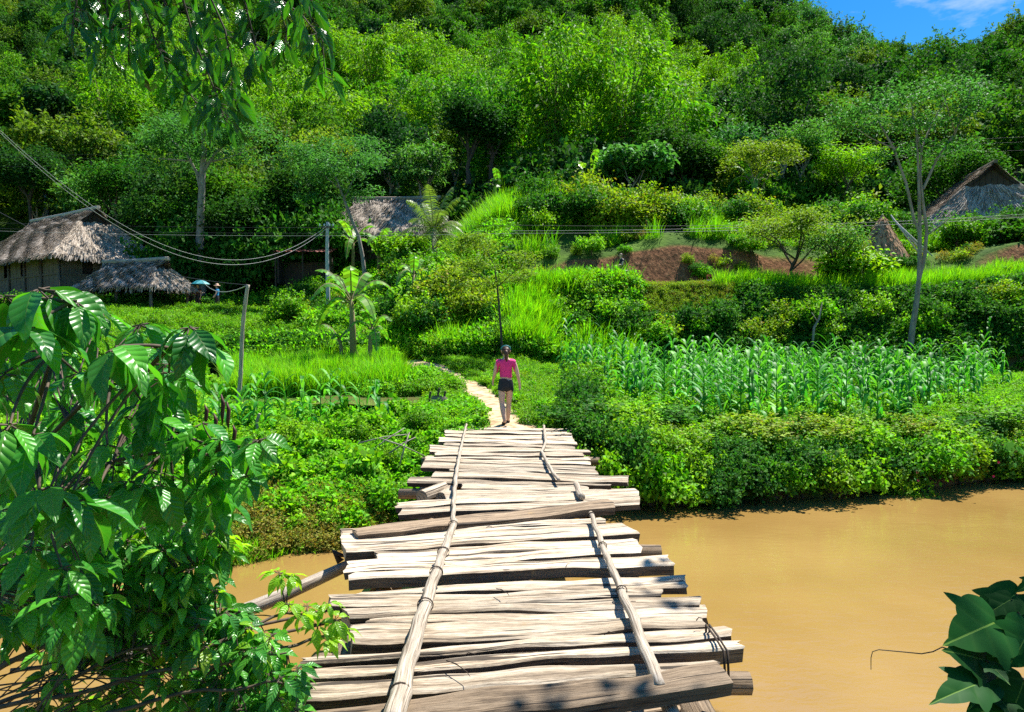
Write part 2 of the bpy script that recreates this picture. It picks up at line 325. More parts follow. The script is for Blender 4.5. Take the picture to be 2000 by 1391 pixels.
# ------------------------------------------------------------------ terrain
def zz(py, Y): return (CH + (650 - py) / F * Y)
W_ = -1.2
TAB = {
 -700: [(0, -2.4), (7.5, -2.4), (8.6, -1.2), (10, -.7), (19, 0), (26, .6), (33, 2.1), (40, 3.2), (50, 3.6), (60, 6)],
 0:    [(0, -2.4), (7.5, -2.4), (8.5, -1.25), (9.6, -.85), (12, -.5), (15, -.3), (19, 0), (25, .4), (26.5, 1.0), (33, 2.1), (36, 3.0), (45, 3.3), (53, 3.6), (60, 6)],
 450:  [(0, -2.4), (7.6, -2.4), (8.6, -1.25), (9.6, -.85), (12, -.5), (15, -.3), (18.6, -.1), (25.5, .25), (26.6, 1.0), (31, 1.35), (32.5, 2.0), (38.5, 2.5), (40, 3.0), (45, 3.3), (52, 4.2), (60, 8)],
 700:  [(0, -2.4), (8.2, -2.4), (9.3, -1.25), (10.2, -.85), (12, -.5), (15, -.3), (18.6, -.05), (25, .4), (26.6, 1.0), (32, 1.6), (38, 2.1), (44, 4.2), (48, 6.0), (54, 7.0), (60, 10)],
 850:  [(0, -2.4), (9.2, -2.4), (10.4, -1.25), (11.5, -.6), (13, -.05), (17, .05), (22, .55), (26, 1.15), (29, 2.4), (34, 3.8), (40, 5.2), (48, 6.7), (54, 8.0), (60, 11)],
 1000: [(0, -2.4), (10.2, -2.4), (11.3, -1.25), (12.3, -.4), (13, 0), (18, .15), (24, .8), (27, 2.0), (30, 3.5), (33.5, 3.9), (35, 5.2), (37, 6.4), (42, 8.4), (46, 9.6), (60, 15)],
 1150: [(0, -2.4), (10.6, -2.4), (11.7, -1.25), (12.5, -.4), (14, 0), (25, .25), (27.5, 1.6), (29.5, 3.7), (33.2, 3.9), (34.4, 5.6), (38, 7.0), (43, 9.2), (46, 10.5), (60, 16)],
 1300: [(0, -2.4), (10.8, -2.4), (11.7, -1.25), (12.6, -.5), (14, -.1), (26.5, .15), (28, 2.0), (29.6, 3.7), (33.2, 3.85), (34.6, 6.2), (36, 7.0), (45, 9.2), (60, 14.5)],
 1600: [(0, -2.4), (11.4, -2.4), (12.2, -1.25), (13.3, -.5), (14.6, -.1), (26.5, .1), (28, 1.7), (29.8, 3.6), (33, 3.8), (34.6, 5.6), (36.5, 6.5), (45, 8.2), (60, 13.5)],
 1800: [(0, -2.4), (12.2, -2.4), (13.0, -1.25), (14, -.5), (15.3, -.1), (26, .0), (28, 1.6), (29.8, 3.7), (33, 4.1), (36, 5.8), (45, 7.2), (60, 12.5)],
 2000: [(0, -2.4), (12.9, -2.4), (13.8, -1.25), (14.8, -.5), (16, -.1), (25.5, .1), (27.6, 2.2), (30, 4.0), (33, 4.4), (34.4, 6.4), (45, 7.4), (60, 12.5)],
 2700: [(0, -2.4), (15, -2.4), (16.4, -1.25), (17.2, -.5), (18.4, 0), (25, .2), (27.6, 2.4), (30, 4.2), (33, 4.6), (34.4, 6.6), (45, 7.6), (60, 12.5)],
}
HILL = [(60, None), (80, 330), (100, 265), (150, 120), (200, 10), (260, -90)]
CREST = [(-1500, -300), (1400, -60), (1480, 50), (1530, 95), (1600, 135), (1700, 190), (1790, 228), (1845, 226), (1895, 172), (1960, 152), (2050, 150), (2200, 110), (3500, 40)]
kx = sorted(TAB); CRX = [a for a, _ in CREST]; CRY = [b for _, b in CREST]
def tz(x, Y, nz=True):
    x = np.asarray(x, float); Y = np.asarray(Y, float)
    px = 1000 + F * x / np.maximum(Y, 3.0)
    pc = np.clip(px, kx[0], kx[-1] - 1e-6)
    cols = np.stack([np.interp(Y, [a for a, _ in TAB[k]], [b for _, b in TAB[k]]) for k in kx])
    i = np.clip(np.searchsorted(kx, pc, side='right') - 1, 0, len(kx) - 2); k = np.array(kx, float)
    t = (pc - k[i]) / (k[i + 1] - k[i]); t = t * t * (3 - 2 * t)
    idx = np.indices(i.shape)
    z = np.take_along_axis(cols, i[None], 0)[0] * (1 - t) + np.take_along_axis(cols, (i + 1)[None], 0)[0] * t if i.ndim else cols[i] * (1 - t) + cols[i + 1] * t
    z60 = z
    crest = np.interp(px, CRX, CRY)
    pyh = np.interp(Y, [80, 100, 150, 200, 260], [330, 262, 118, 8, -90]) + 14 * np.sin(px / 190.0 + 1) - 10 * np.sin(px / 83.0)
    pyh = np.maximum(pyh, crest)
    zh = CH + (650 - pyh) / F * np.minimum(Y, 235)
    zh = np.where(Y > 175, zh - np.maximum(0, Y - 175) * np.where(crest > 0, .75, 0), zh)
    f = np.clip((Y - 60) / 20, 0, 1)
    z = z60 * (1 - f) + zh * f
    if nz:
        a = np.clip((Y - 8) / 20, 0.25, 1) * np.where(Y > 50, 3.0, 1)
        z = z + fb(x * .35 + 50, Y * .35 + 50) * .5 * a
    return z
def tz1(x, y): return float(tz(np.array([x]), np.array([y]))[0])
# path on the far bank: centre line (px, Y), half width
PATH = [(1000, 12.6, .5), (985, 13.6, .52), (968, 15.5, .45), (948, 17.6, .42), (905, 20.2, .40), (855, 22.4, .42), (800, 24.3, .42), (745, 26.0, .40), (715, 27.2, .35)]
pc = np.array([[(a - 1000) / F * b, b, c] for a, b, c in PATH])
tt = np.linspace(0, len(pc) - 1, 90)
pl = np.stack([np.interp(tt, range(len(pc)), pc[:, k]) for k in range(3)], 1)
for _ in range(6): pl[1:-1] = (pl[:-2] + pl[1:-1] * 2 + pl[2:]) / 4
def pathd(x, y):
    x = np.asarray(x, float); y = np.asarray(y, float)
    return np.min(np.sqrt((x[..., None] - pl[:, 0]) ** 2 + (y[..., None] - pl[:, 1]) ** 2), -1)
Ys = np.concatenate([np.arange(-6, 7, 1.5), np.arange(7, 38, .22), np.arange(38, 60, .6), np.arange(60, 300, 4), [320, 360, 420]])
us = np.linspace(-1.5, 1.45, 360)
yy, uu = np.meshgrid(Ys, us, indexing='ij')
xx = uu * np.maximum(yy, 7.0)
z_ = tz(xx, yy)
dd = np.ones_like(z_) * 9; mk = (yy > 11) & (yy < 29) & (xx > -9) & (xx < 3); dd[mk] = pathd(xx[mk], yy[mk])
z_ = z_ - np.where(dd < .9, .09 * np.clip((.9 - dd) / .3, 0, 1), 0)
V = np.stack([xx, yy, z_], -1).reshape(-1, 3); nr, nc = xx.shape
ii = np.arange(nr - 1)[:, None] * nc + np.arange(nc - 1)[None]
Fq = np.stack([ii, ii + 1, ii + nc + 1, ii + nc], -1).reshape(-1, 4)
ob('ground', mesh('ground', V, Fq, M['terrain'], smooth=True), kind='structure')
# outer ground reaching the horizon, below everything
b = MB(); b.add([(-1500, -1500, -2.7), (1500, -1500, -2.7), (1500, 1500, -2.7), (-1500, 1500, -2.7)], [(0, 1, 2, 3)])
ob('outer_ground', b.build('outer_ground', M['terrain']), kind='structure')
# near bank on which the photographer stands
b = MB()
b.grid(30, 14, lambda i, j: ((i - .5) * 60, -14 + j * 16.2 + .3 * math.sin(i * 40), -.35 - (2.3 if j > .97 else 0) - .6 * max(0, j - .8) + .1 * math.sin(i * 90 + j * 20)))
ob('near_bank', b.build('near_bank', M['terrain'], True), kind='structure')
b = MB(); b.grid(2, 2, lambda i, j: ((i - .5) * 90, -3 + j * 23, W_))
ob('river', b.build('river', M['water']), kind='structure')
b = MB()
def pf(i, j):
    k = i * (len(pl) - 1); k0 = int(min(k, len(pl) - 2)); f = k - k0; c = pl[k0] * (1 - f) + pl[k0 + 1] * f
    t = pl[k0 + 1] - pl[k0]; nx, ny = -t[1], t[0]; L = math.hypot(nx, ny); nx /= L; ny /= L
    h = c[2] * (1 + .16 * math.sin(i * 31) + .14 * math.sin(i * 77 + 1) + .1 * math.sin(i * 210 + j * 2)); s = (j - .5) * 2 * h
    x, y = c[0] + nx * s, c[1] + ny * s
    return (x, y, tz1(x, y) - .03 * abs(j - .5) * 2 + .01)
b.grid(150, 6, pf); ob('footpath', b.build('footpath', M['path'], True), kind='structure')
def sheet(name, x0, x1, y0, y1, mat, dz=.03, nx=40, ny=8):
    b = MB()
    b.grid(nx, ny, lambda i, j: (x0 + (x1 - x0) * i + .25 * math.sin(j * 9), y0 + (y1 - y0) * j + .3 * math.sin(i * 17), tz1(x0 + (x1 - x0) * i, y0 + (y1 - y0) * j) + dz))
    return ob(name, b.build(name, mat, True), kind='structure')
sheet('village_path', -21, -13.0, 40.2, 42.4, M['redpath'], .08)
b = MB(); b.grid(20, 8, lambda i, j: (-5.0 + i * 2.9 + .2 * math.sin(j * 5), 16.3 + j * 2.2 + .25 * math.sin(i * 7), .06)); ob('pond', b.build('pond', M['pond']), kind='structure')

# ------------------------------------------------------------------ leaf cloud meshes
def cards(C, D, Nn, L, Wd, fold=.25):
    """diamond leaves: base C, direction D, normal Nn, length L, width Wd (arrays)"""
    D = D / np.linalg.norm(D, axis=1, keepdims=True)
    S = np.cross(D, Nn); S /= np.maximum(np.linalg.norm(S, axis=1, keepdims=True), 1e-6)
    Nn = np.cross(S, D)
    L = L[:, None]; Wd = Wd[:, None]
    v0 = C; v2 = C + D * L - Nn * L * .12; mid = C + D * L * .45
    v1 = mid + S * Wd * .5 + Nn * Wd * fold; v3 = mid - S * Wd * .5 + Nn * Wd * fold
    V = np.stack([v0, v1, v2, v3], 1).reshape(-1, 3); n = len(C)
    return V, np.arange(n * 4).reshape(n, 4)
def unit(n, r):
    v = r.normal(size=(n, 3)); return v / np.linalg.norm(v, axis=1, keepdims=True)
def crown_arrays(seed, Rx, H, nl, n, leaf, wid, flat=.8, up=.5, z0=0, droop=.0, shell=.55, lobe=(.3, .5), cone=0, sprig=26):
    r = np.random.default_rng(seed)
    lc = unit(nl, r) * (r.random((nl, 1)) ** .45) * .75
    lc[:, 2] = lc[:, 2] * .5 + .1
    rad = Rx * (lobe[0] + (lobe[1] - lobe[0]) * r.random(nl))
    lc = lc * [Rx, Rx, H] ; lc[:, 2] += z0 + H * .5
    k = r.choice(nl, n, p=rad ** 2 / np.sum(rad ** 2))
    d = unit(n, r); d[:, 2] = np.abs(d[:, 2]) * (r.random(n) < .78) * 1.0 + d[:, 2] * 0 - (r.random(n) < .2) * .3
    d /= np.maximum(np.linalg.norm(d, axis=1, keepdims=True), .01)
    rr = rad[k][:, None] * (shell + (1.08 - shell) * r.random((n, 1)) ** .6)
    bumpy = 1 + .22 * np.sin(d[:, :1] * 7 + k[:, None]) * np.cos(d[:, 1:2] * 6 + k[:, None] * 2)
    C = lc[k] + d * rr * bumpy * [1, 1, flat]
    if sprig:
        ns = sprig; m_ = n // 6; js = r.integers(0, ns, m_); sd = unit(ns, r); sd[:, 2] = np.abs(sd[:, 2]) + .35; sd /= np.linalg.norm(sd, axis=1, keepdims=True); kl = r.integers(0, nl, ns)
        tt_ = r.random((m_, 1)); C[:m_] = (lc[kl] + sd * rad[kl][:, None] * .8)[js] + sd[js] * tt_ * Rx * .42 * (.4 + r.random(ns))[js][:, None] + r.normal(size=(m_, 3)) * leaf * .45; d[:m_] = sd[js]
    Nn = d * .6 + unit(n, r) * .7 + [0, 0, up]
    D = unit(n, r) + d * .5; D[:, 2] -= droop
    L = leaf * (.6 + .8 * r.random(n)); return C, D, Nn, L, L * wid
def crown(name, mat, seed, *a, **k):
    return mesh(name, *cards(*crown_arrays(seed, *a, **k)), mat)
def blades(name, mat, seed, n, R0, h, wd, bend=.5, seg=3, lean=.25, hv=.4):
    r = np.random.default_rng(seed); V = []; Fc = []
    for i in range(n):
        a = r.random() * 6.283; q = R0 * math.sqrt(r.random()); x, y = q * math.cos(a), q * math.sin(a)
        az = r.random() * 6.283; H_ = h * (1 - hv + hv * r.random() * 1.4); b_ = bend * (.3 + r.random()); ln = lean * r.random()
        dx, dy = math.cos(az), math.sin(az); sx, sy = -dy, dx; tw = r.random() * .8
        sx, sy = sx * math.cos(tw) + dx * math.sin(tw), sy * math.cos(tw) + dy * math.sin(tw)
        base = len(V)
        for j in range(seg + 1):
            t = j / seg; o = (ln * t + b_ * t * t * .8) * H_; zq = H_ * (t - b_ * .45 * t ** 3)
            wj = wd * (1 - t ** 1.6) * .5 * (.7 + .6 * min(1, t * 3)) if j < seg else 0
            if j < seg: V += [(x + dx * o + sx * wj, y + dy * o + sy * wj, zq), (x + dx * o - sx * wj, y + dy * o - sy * wj, zq)]
            else: V.append((x + dx * o, y + dy * o, zq))
        for j in range(seg - 1): Fc.append((base + 2 * j, base + 2 * j + 1, base + 2 * j + 3, base + 2 * j + 2))
        Fc.append((base + 2 * seg - 2, base + 2 * seg - 1, base + 2 * seg))
    return mesh(name, V, Fc, mat)
def join_np(name, parts, mats):
    V = []; Fc = []; mi = []; o = 0
    for (v, f), k in parts: V.append(v); Fc.append(f + o); o += len(v); mi += [k] * len(f)
    return mesh(name, np.concatenate(V), np.concatenate(Fc), mats, mi=mi)
def tube_np(pts, rad, seg=6):
    b = MB(); b.tube(pts, rad, seg, cap=False); return np.array(b.V), np.array(b.F)
def limb_tree(seed, h, r0, fork, spread, nb, wob=.12, sub=3, tiprad=.25):
    """trunk with limbs; returns list of (pts, radii) and the limb tips"""
    r = random.Random(seed); out = []; tips = []
    tr = [Vector((wob * h * .25 * math.sin(k * 1.3 + seed) * k / 6, wob * h * .25 * math.cos(k * 1.7 + seed) * k / 6, h * fork * k / 6)) for k in range(7)]
    out.append((tr, [r0 * (1.25 if k == 0 else 1) * (1 - .35 * k / 6) for k in range(7)])); top = tr[-1]
    for i in range(nb):
        a = 6.283 * i / nb + r.random(); e = top + Vector((math.cos(a) * spread * (.5 + .5 * r.random()), math.sin(a) * spread * (.5 + .5 * r.random()), h * (1 - fork) * (.55 + .45 * r.random())))
        st = tr[r.choice([4, 5, 6, 6])]; md = st.lerp(e, .5) + Vector((r.uniform(-1, 1), r.uniform(-1, 1), .4)) * spread * .12
        rb = r0 * .5; out.append(([st, st.lerp(md, .5) + Vector((0, 0, -.03 * spread)), md, md.lerp(e, .5), e], [rb, rb * .85, rb * .65, rb * .45, rb * .2])); tips.append(e)
        for j in range(sub):
            f = md.lerp(e, r.random() * .8); q = f + Vector((r.uniform(-1, 1), r.uniform(-1, 1), r.uniform(.1, .8))) * spread * .4
            out.append(([f, f.lerp(q, .5) + Vector((0, 0, .05)), q], [rb * .4, rb * .28, rb * .12])); tips.append(q)
    return out, tips
def limbs_mesh(name, L, mat, seg=6):
    b = MB()
    for p, q in L: b.tube(p, q, seg, cap=False)
    return b.build(name, mat, True)

# ------------------------------------------------------------------ scattering of stuff by geometry nodes
def scatter(name, pts, protos, idx, scl, rot, kind='stuff', **k):
    pts = np.asarray(pts, np.float32); n = len(pts)
    me = bpy.data.meshes.new(name); me.vertices.add(n); me.vertices.foreach_set('co', pts.ravel())
    for nm, ty, arr, key in (('rot', 'FLOAT_VECTOR', rot, 'vector'), ('scl', 'FLOAT', scl, 'value'), ('idx', 'INT', idx, 'value')):
        a = me.attributes.new(nm, ty, 'POINT'); a.data.foreach_set(key, np.asarray(arr, np.int32 if ty == 'INT' else np.float32).ravel())
    c = bpy.data.collections.new(name + '_sources')
    for i, pm in enumerate(protos):
        o = bpy.data.objects.new('%s_source_%02d' % (name, i), pm); c.objects.link(o)
    g = bpy.data.node_groups.new(name, 'GeometryNodeTree')
    g.interface.new_socket('Geometry', in_out='INPUT', socket_type='NodeSocketGeometry'); g.interface.new_socket('Geometry', in_out='OUTPUT', socket_type='NodeSocketGeometry')
    gi = g.nodes.new('NodeGroupInput'); go = g.nodes.new('NodeGroupOutput'); ci = g.nodes.new('GeometryNodeCollectionInfo'); ci.inputs['Collection'].default_value = c
    ci.inputs['Separate Children'].default_value = True; ci.inputs['Reset Children'].default_value = True
    ip = g.nodes.new('GeometryNodeInstanceOnPoints'); ip.inputs['Pick Instance'].default_value = True
    def na(nm, t):
        x = g.nodes.new('GeometryNodeInputNamedAttribute'); x.data_type = t; x.inputs['Name'].default_value = nm; return x.outputs['Attribute']
    e2 = g.nodes.new('FunctionNodeEulerToRotation')
    for a, b in ((gi.outputs[0], ip.inputs['Points']), (ci.outputs[0], ip.inputs['Instance']), (na('idx', 'INT'), ip.inputs['Instance Index']), (na('rot', 'FLOAT_VECTOR'), e2.inputs[0]), (e2.outputs[0], ip.inputs['Rotation']), (na('scl', 'FLOAT'), ip.inputs['Scale']), (ip.outputs[0], go.inputs[0])):
        g.links.new(a, b)
    o = bpy.data.objects.new(name, me); col.objects.link(o); md = o.modifiers.new('scatter', 'NODES'); md.node_group = g
    return tag(o, kind=kind, **k)
def zrot(n, tilt=.12):
    r = np.zeros((n, 3)); r[:, 2] = rng.random(n) * 6.283; r[:, :2] = rng.normal(size=(n, 2)) * tilt; return r
def region(n, px0, px1, Y0, Y1, py=None):
    """area-uniform points between two depths and two picture columns"""
    Y = np.sqrt(rng.random(n) * (Y1 ** 2 - Y0 ** 2) + Y0 ** 2); px = px0 + rng.random(n) * (px1 - px0)
    x = (px - 1000) / F * Y; return x, Y, px

# ------------------------------------------------------------------ forest on the hill
PB = [crown('crown', M['broad'], 10 + i, 3.3, [6.0, 7.5, 5][i], [14, 26, 10][i], [4200, 5600, 3200][i], [.34, .26, .44][i], .6, z0=1.5, lobe=[(.25, .55), (.16, .4), (.3, .6)][i]) for i in range(3)]
PD = [crown('crown', M['dark'], 20 + i, 3.4, [6.4, 8, 5.5][i], [13, 24, 9][i], [4200, 5600, 3200][i], [.34, .24, .5][i], .6, z0=1.5, droop=.4, lobe=[(.25, .55), (.16, .38), (.3, .6)][i]) for i in range(3)]
PO = [crown('crown', M['olive'], 30 + i, 3.3, 4.6, 18, 4200, .32, .5, flat=.5, z0=2.8) for i in range(2)]
PA = [crown('crown', M['airy'], 36 + i, 3.0, 4.6, 20, 3600, .34, .35, flat=.4, z0=2.6, up=1) for i in range(2)]
def bamboo_crown(seed, n=5200, ncul=26, h=9.0, sp=3.0):
    r = np.random.default_rng(seed); cs = []; 
    a = r.random(ncul) * 6.283; q = sp * (.25 + .75 * r.random(ncul)); hh = h * (.65 + .4 * r.random(ncul))
    k = r.integers(0, ncul, n); t = .15 + .85 * r.random(n) ** .75; t = (np.floor(t * 8) + r.random(n) * .55 + .2) / 8
    ox = np.cos(a[k]) * (q[k] * t ** 2.2 + .5); oy = np.sin(a[k]) * (q[k] * t ** 2.2 + .5); oz = hh[k] * (t - .22 * t ** 4)
    cl = (np.floor(t * 9) % 2) * .25
    C = np.stack([ox, oy, oz], 1) + r.normal(size=(n, 3)) * (.25 + .34 * np.sin(t * 3.1))[:, None] * [1, 1, .5]
    D = r.normal(size=(n, 3)) * .7; D[:, 0] += np.cos(a[k]) * .8; D[:, 1] += np.sin(a[k]) * .8; D[:, 2] -= .75
    Nn = unit(n, r) * .8 + [0, 0, .7]; L = .42 * (.6 + .8 * r.random(n))
    cu = [([Vector((math.cos(a[i]) * (q[i] * s ** 2.2 + .2), math.sin(a[i]) * (q[i] * s ** 2.2 + .2), hh[i] * (s - .22 * s ** 4))) for s in (0, .3, .6, .9)], [.05, .045, .035, .01]) for i in range(ncul)]
    return cards(C, D, Nn, L, L * .3), cu
BB = []; BC = []
for i in range(4):
    (v, f), cu = bamboo_crown(50 + i, h=[11, 9, 12.5, 8.5][i], sp=[3.0, 2.6, 3.2, 2.8][i]); BB.append(mesh('foliage', v, f, M['bamboo'])); BC.append(limbs_mesh('culms', cu, M['ctrunk'], 4))
TL, _ = limb_tree(4, 6.5, .2, .5, 2.0, 5, sub=2); TM = limbs_mesh('trunk', TL, M['trunk'], 6)
# tree positions: dart throwing in the ground plane
cand = region(9000, -260, 2260, 52, 232); cx, cy_, cpx = cand
order = np.argsort(cy_ + rng.random(len(cy_)) * 8); taken = []; cell = {}
for i in order:
    d = 3.9 + cy_[i] * .011; kx_, ky_ = int(cx[i] // 6), int(cy_[i] // 6)
    if any((cx[i] - a) ** 2 + (cy_[i] - c) ** 2 < d * d for u in (-1, 0, 1) for v in (-1, 0, 1) for a, c in cell.get((kx_ + u, ky_ + v), ())): continue
    cell.setdefault((kx_, ky_), []).append((cx[i], cy_[i])); taken.append(i)
tx, ty, tp = cx[taken], cy_[taken], cpx[taken]; tzv = tz(tx, ty); tpy = 650 - (tzv + 3 - CH) / ty * F
# keep clear of the houses
keep = ~((tp > 620) & (tp < 900) & (ty < 58)) & ~((tp > 1690) & (ty < 62)) & ~((tp < 330) & (ty < 62)) & ~((tp > 900) & (tp < 1180) & (ty < 56))
keep &= ~((ty > 180) & (np.interp(tp, CRX, CRY) > 0) & (ty > 200))
tx, ty, tp, tzv, tpy = tx[keep], ty[keep], tp[keep], tzv[keep], tpy[keep]
fld = fb(tx * .05 + 9, ty * .05 + 4, 3)
bband = np.clip(1 - np.abs(tpy - (215 + .02 * (tp - 900))) / 165, 0, 1) * np.clip((tp - 60) / 300, .35, 1) * np.clip((1560 - tp) / 260, 0, 1)  # bamboo band; its brightness against darker trees above stands in for cloud shade
pb = bband * 1.25 + fld * 1.1
kindv = np.where(pb > .45, 3, np.where(fld > .12, 2, np.where(rng.random(len(tx)) < .5, 0, 1)))
rn = rng.random(len(tx)); kindv = np.where((kindv < 3) & (rn < .10), 4, kindv); kindv = np.where((kindv < 3) & (rn > .9), 2, kindv)
KM = {0: PB, 1: PD, 2: PO, 3: BB, 4: PA}; SHB = {0: 'broad green forest tree with rounded crown on the hillside', 1: 'dark green dense forest tree with drooping leaves on the hillside', 2: 'olive green flat-layered forest tree on the hillside', 4: 'pale feathery forest tree with loose layered crown on the hillside'}
nb = {0: 0, 1: 0}
rest = []
oid = np.argsort(ty)
for i in oid:
    kd = int(kindv[i]); isb = 1 if kd == 3 else 0; s = float(.78 + .5 * rng.random() + .0012 * ty[i]); rz = float(rng.random() * 6.28); v = int(rng.integers(0, 99))
    if kd != 3 and tpy[i] < 130: s *= 1.12
    if nb[isb] >= 285 or ty[i] > 150: rest.append((tx[i], ty[i], tzv[i] - .4, kd, v, s, rz)); continue
    nb[isb] += 1
    if isb:
        band = 'lower' if tpy[i] > 260 else 'middle'; side = 'left' if tp[i] < 700 else ('centre' if tp[i] < 1150 else 'right')
        if band == 'middle' and tpy[i] < 150: band = 'upper'
        t = empty('bamboo_clump', (tx[i], ty[i], tzv[i] - .4), rz, 'yellow-green feathery bamboo clump on the %s slope, %s of the photo' % (band, side), 'bamboo', 'feathery bamboo clumps on the %s slope, %s of the photo' % (band, side))
        ob('foliage', BB[v % 4], t); ob('culms', BC[v % 4], t)
    else:
        side = 'left third' if tp[i] < 667 else ('middle third' if tp[i] < 1333 else 'right third')
        t = empty('forest_tree', (tx[i], ty[i], tzv[i] - .4), rz, SHB[kd] + ', ' + side, 'tree', SHB[kd].replace('tree', 'trees') + ', ' + side)
        ob('crown', KM[kd][v % len(KM[kd])], t); ob('trunk', TM, t)
    t.scale = (s, s, s)
allp = PB + PD + PO + PA + BB; base = {0: 0, 1: 3, 2: 6, 4: 8, 3: 10}; ln = {0: 3, 1: 3, 2: 2, 4: 2, 3: 4}
rest = np.array(rest)
scatter('forest', rest[:, :3], allp, [base[int(k)] + int(v) % ln[int(k)] for k, v in rest[:, 3:5]], rest[:, 5], np.stack([rest[:, 6] * 0, rest[:, 6] * 0, rest[:, 6]], 1), label='mixed jungle covering the upper hillside up to the skyline', cat='forest')
# understorey on the hill
under = [crown('under', M['dark'], 60, 1.6, 2.0, 9, 700, .34, .6), crown('under', M['broad'], 61, 1.6, 2.0, 9, 700, .34, .6), crown('under', M['airyel'], 62, 1.5, 1.7, 9, 700, .32, .5)]
x, y, px = region(2600, -260, 2260, 46, 170); z = tz(x, y)
k_ = ~((px > 620) & (px < 920) & (y < 56)) & ~((px > 1690) & (y < 54)) & ~((px < 400) & (y < 58))
x, y, z = x[k_], y[k_], z[k_]
scatter('undergrowth', np.stack([x, y, z - .3], 1), under, rng.choice(3, len(x), p=[.5, .35, .15]), .8 + .7 * rng.random(len(x)), zrot(len(x)), label='dark bushy undergrowth beneath the forest trees on the hill', cat='undergrowth')
print('trees', nb, len(rest))

# ------------------------------------------------------------------ footbridge
bridge = empty('footbridge', (0, 8, 0), 0, 'rickety footbridge of loose weathered planks over the muddy river', 'footbridge')
bridge_loc = Vector((0, 8, 0))
def plank(i, lb, rb, rf, lf, z=0.0, th=.055, mat='plank', wob=1.0, mid=None):
    """corners in photo pixels (left back, right back, right front, left front) on the deck plane"""
    A, B_, C_, D_ = [G(p[0], p[1], z if not hasattr(z, '__len__') else z[k]) for k, p in zip((0, 1, 1, 0), (lb, rb, rf, lf))]
    r = np.random.default_rng(900 + i); nu = 28; ph = r.random(6) * 6.28
    Ln = (B_ - A).length; wd = ((D_ - A).length + (C_ - B_).length) / 2
    def edge(t, k): return wob * min(.016, wd * .07) * (math.sin(t * 5 + ph[k]) + .5 * math.sin(t * 13 + ph[k + 1]) + .3 * math.sin(t * 29 + ph[k]))
    b = MB(); V = []; U = []
    o = r.random(2) * 20
    prof = [(0, -1), (0, -.12), (.10, 0), (.5, .05), (.9, 0), (1, -.12), (1, -1)]
    for iu in range(nu + 1):
        t = iu / nu
        a = A.lerp(B_, t); c = D_.lerp(C_, t)
        if mid: c = c + (mid - D_.lerp(C_, .5)) * (4 * t * (1 - t))
        dv = (c - a).normalized()
        a = a + dv * edge(t, 0); c = c + dv * edge(t, 2)
        endj = .018 * math.sin(iu) if iu in (0, nu) else 0
        for s, h in prof:
            p = a.lerp(c, s); p = p + Vector((0, 0, h * th + .006 * math.sin(t * 9 + ph[4]) + .004 * math.sin(t * 23 + s * 3 + ph[5])))
            if iu in (0, nu): p.x += .02 * math.sin(s * 9 + ph[1]) * (1 if h > -.5 else .3)
            V.append(p - bridge_loc); U.append((t * Ln + o[0], s * wd + (h * th if h < -.5 else 0) * (-1 if s < .5 else 1) + o[1]))
    m_ = len(prof); Fc = [(q * m_ + k, (q + 1) * m_ + k, (q + 1) * m_ + k + 1, q * m_ + k + 1) for q in range(nu) for k in range(m_ - 1)]
    Fc += [(q * m_, q * m_ + m_ - 1, (q + 1) * m_ + m_ - 1, (q + 1) * m_) for q in range(nu)]
    Fc += [tuple(range(m_)), tuple(nu * m_ + k for k in range(m_))[::-1]]
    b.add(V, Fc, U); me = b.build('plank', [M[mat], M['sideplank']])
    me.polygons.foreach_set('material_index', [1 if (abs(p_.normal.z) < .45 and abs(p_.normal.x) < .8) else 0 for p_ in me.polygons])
    return ob('plank', me, bridge)
fr = [((876, 838), (1122, 841)), ((868, 845), (1115, 848)), ((868, 852), (1120, 860)), ((856, 862), (1126, 868)), ((867, 868), (1122, 875)), ((838, 881), (1152, 882)), ((850, 888), (1140, 890)),
      ((831, 894), (1152, 898)), ((829, 900), (1153, 907)), ((824, 914), (1164, 916)), ((877, 918), (1167, 925)), ((845, 930), (1228, 941)), ((797, 942), (1195, 948))]
prev = ((880, 832), (1122, 835.5))
for i, (a, c) in enumerate(fr):
    def py_at(ln_, x): (x0, y0), (x1, y1) = ln_; return y0 + (y1 - y0) * (x - x0) / (x1 - x0)
    yl, yr = py_at(prev, a[0]) + 1.6, py_at(prev, c[0]) + 1.7
    yl = min(yl, a[1] - 3.5); yr = min(yr, c[1] - 3.5)
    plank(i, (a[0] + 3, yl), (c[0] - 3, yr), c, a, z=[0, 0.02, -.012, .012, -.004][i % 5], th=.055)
    prev = (a, c)
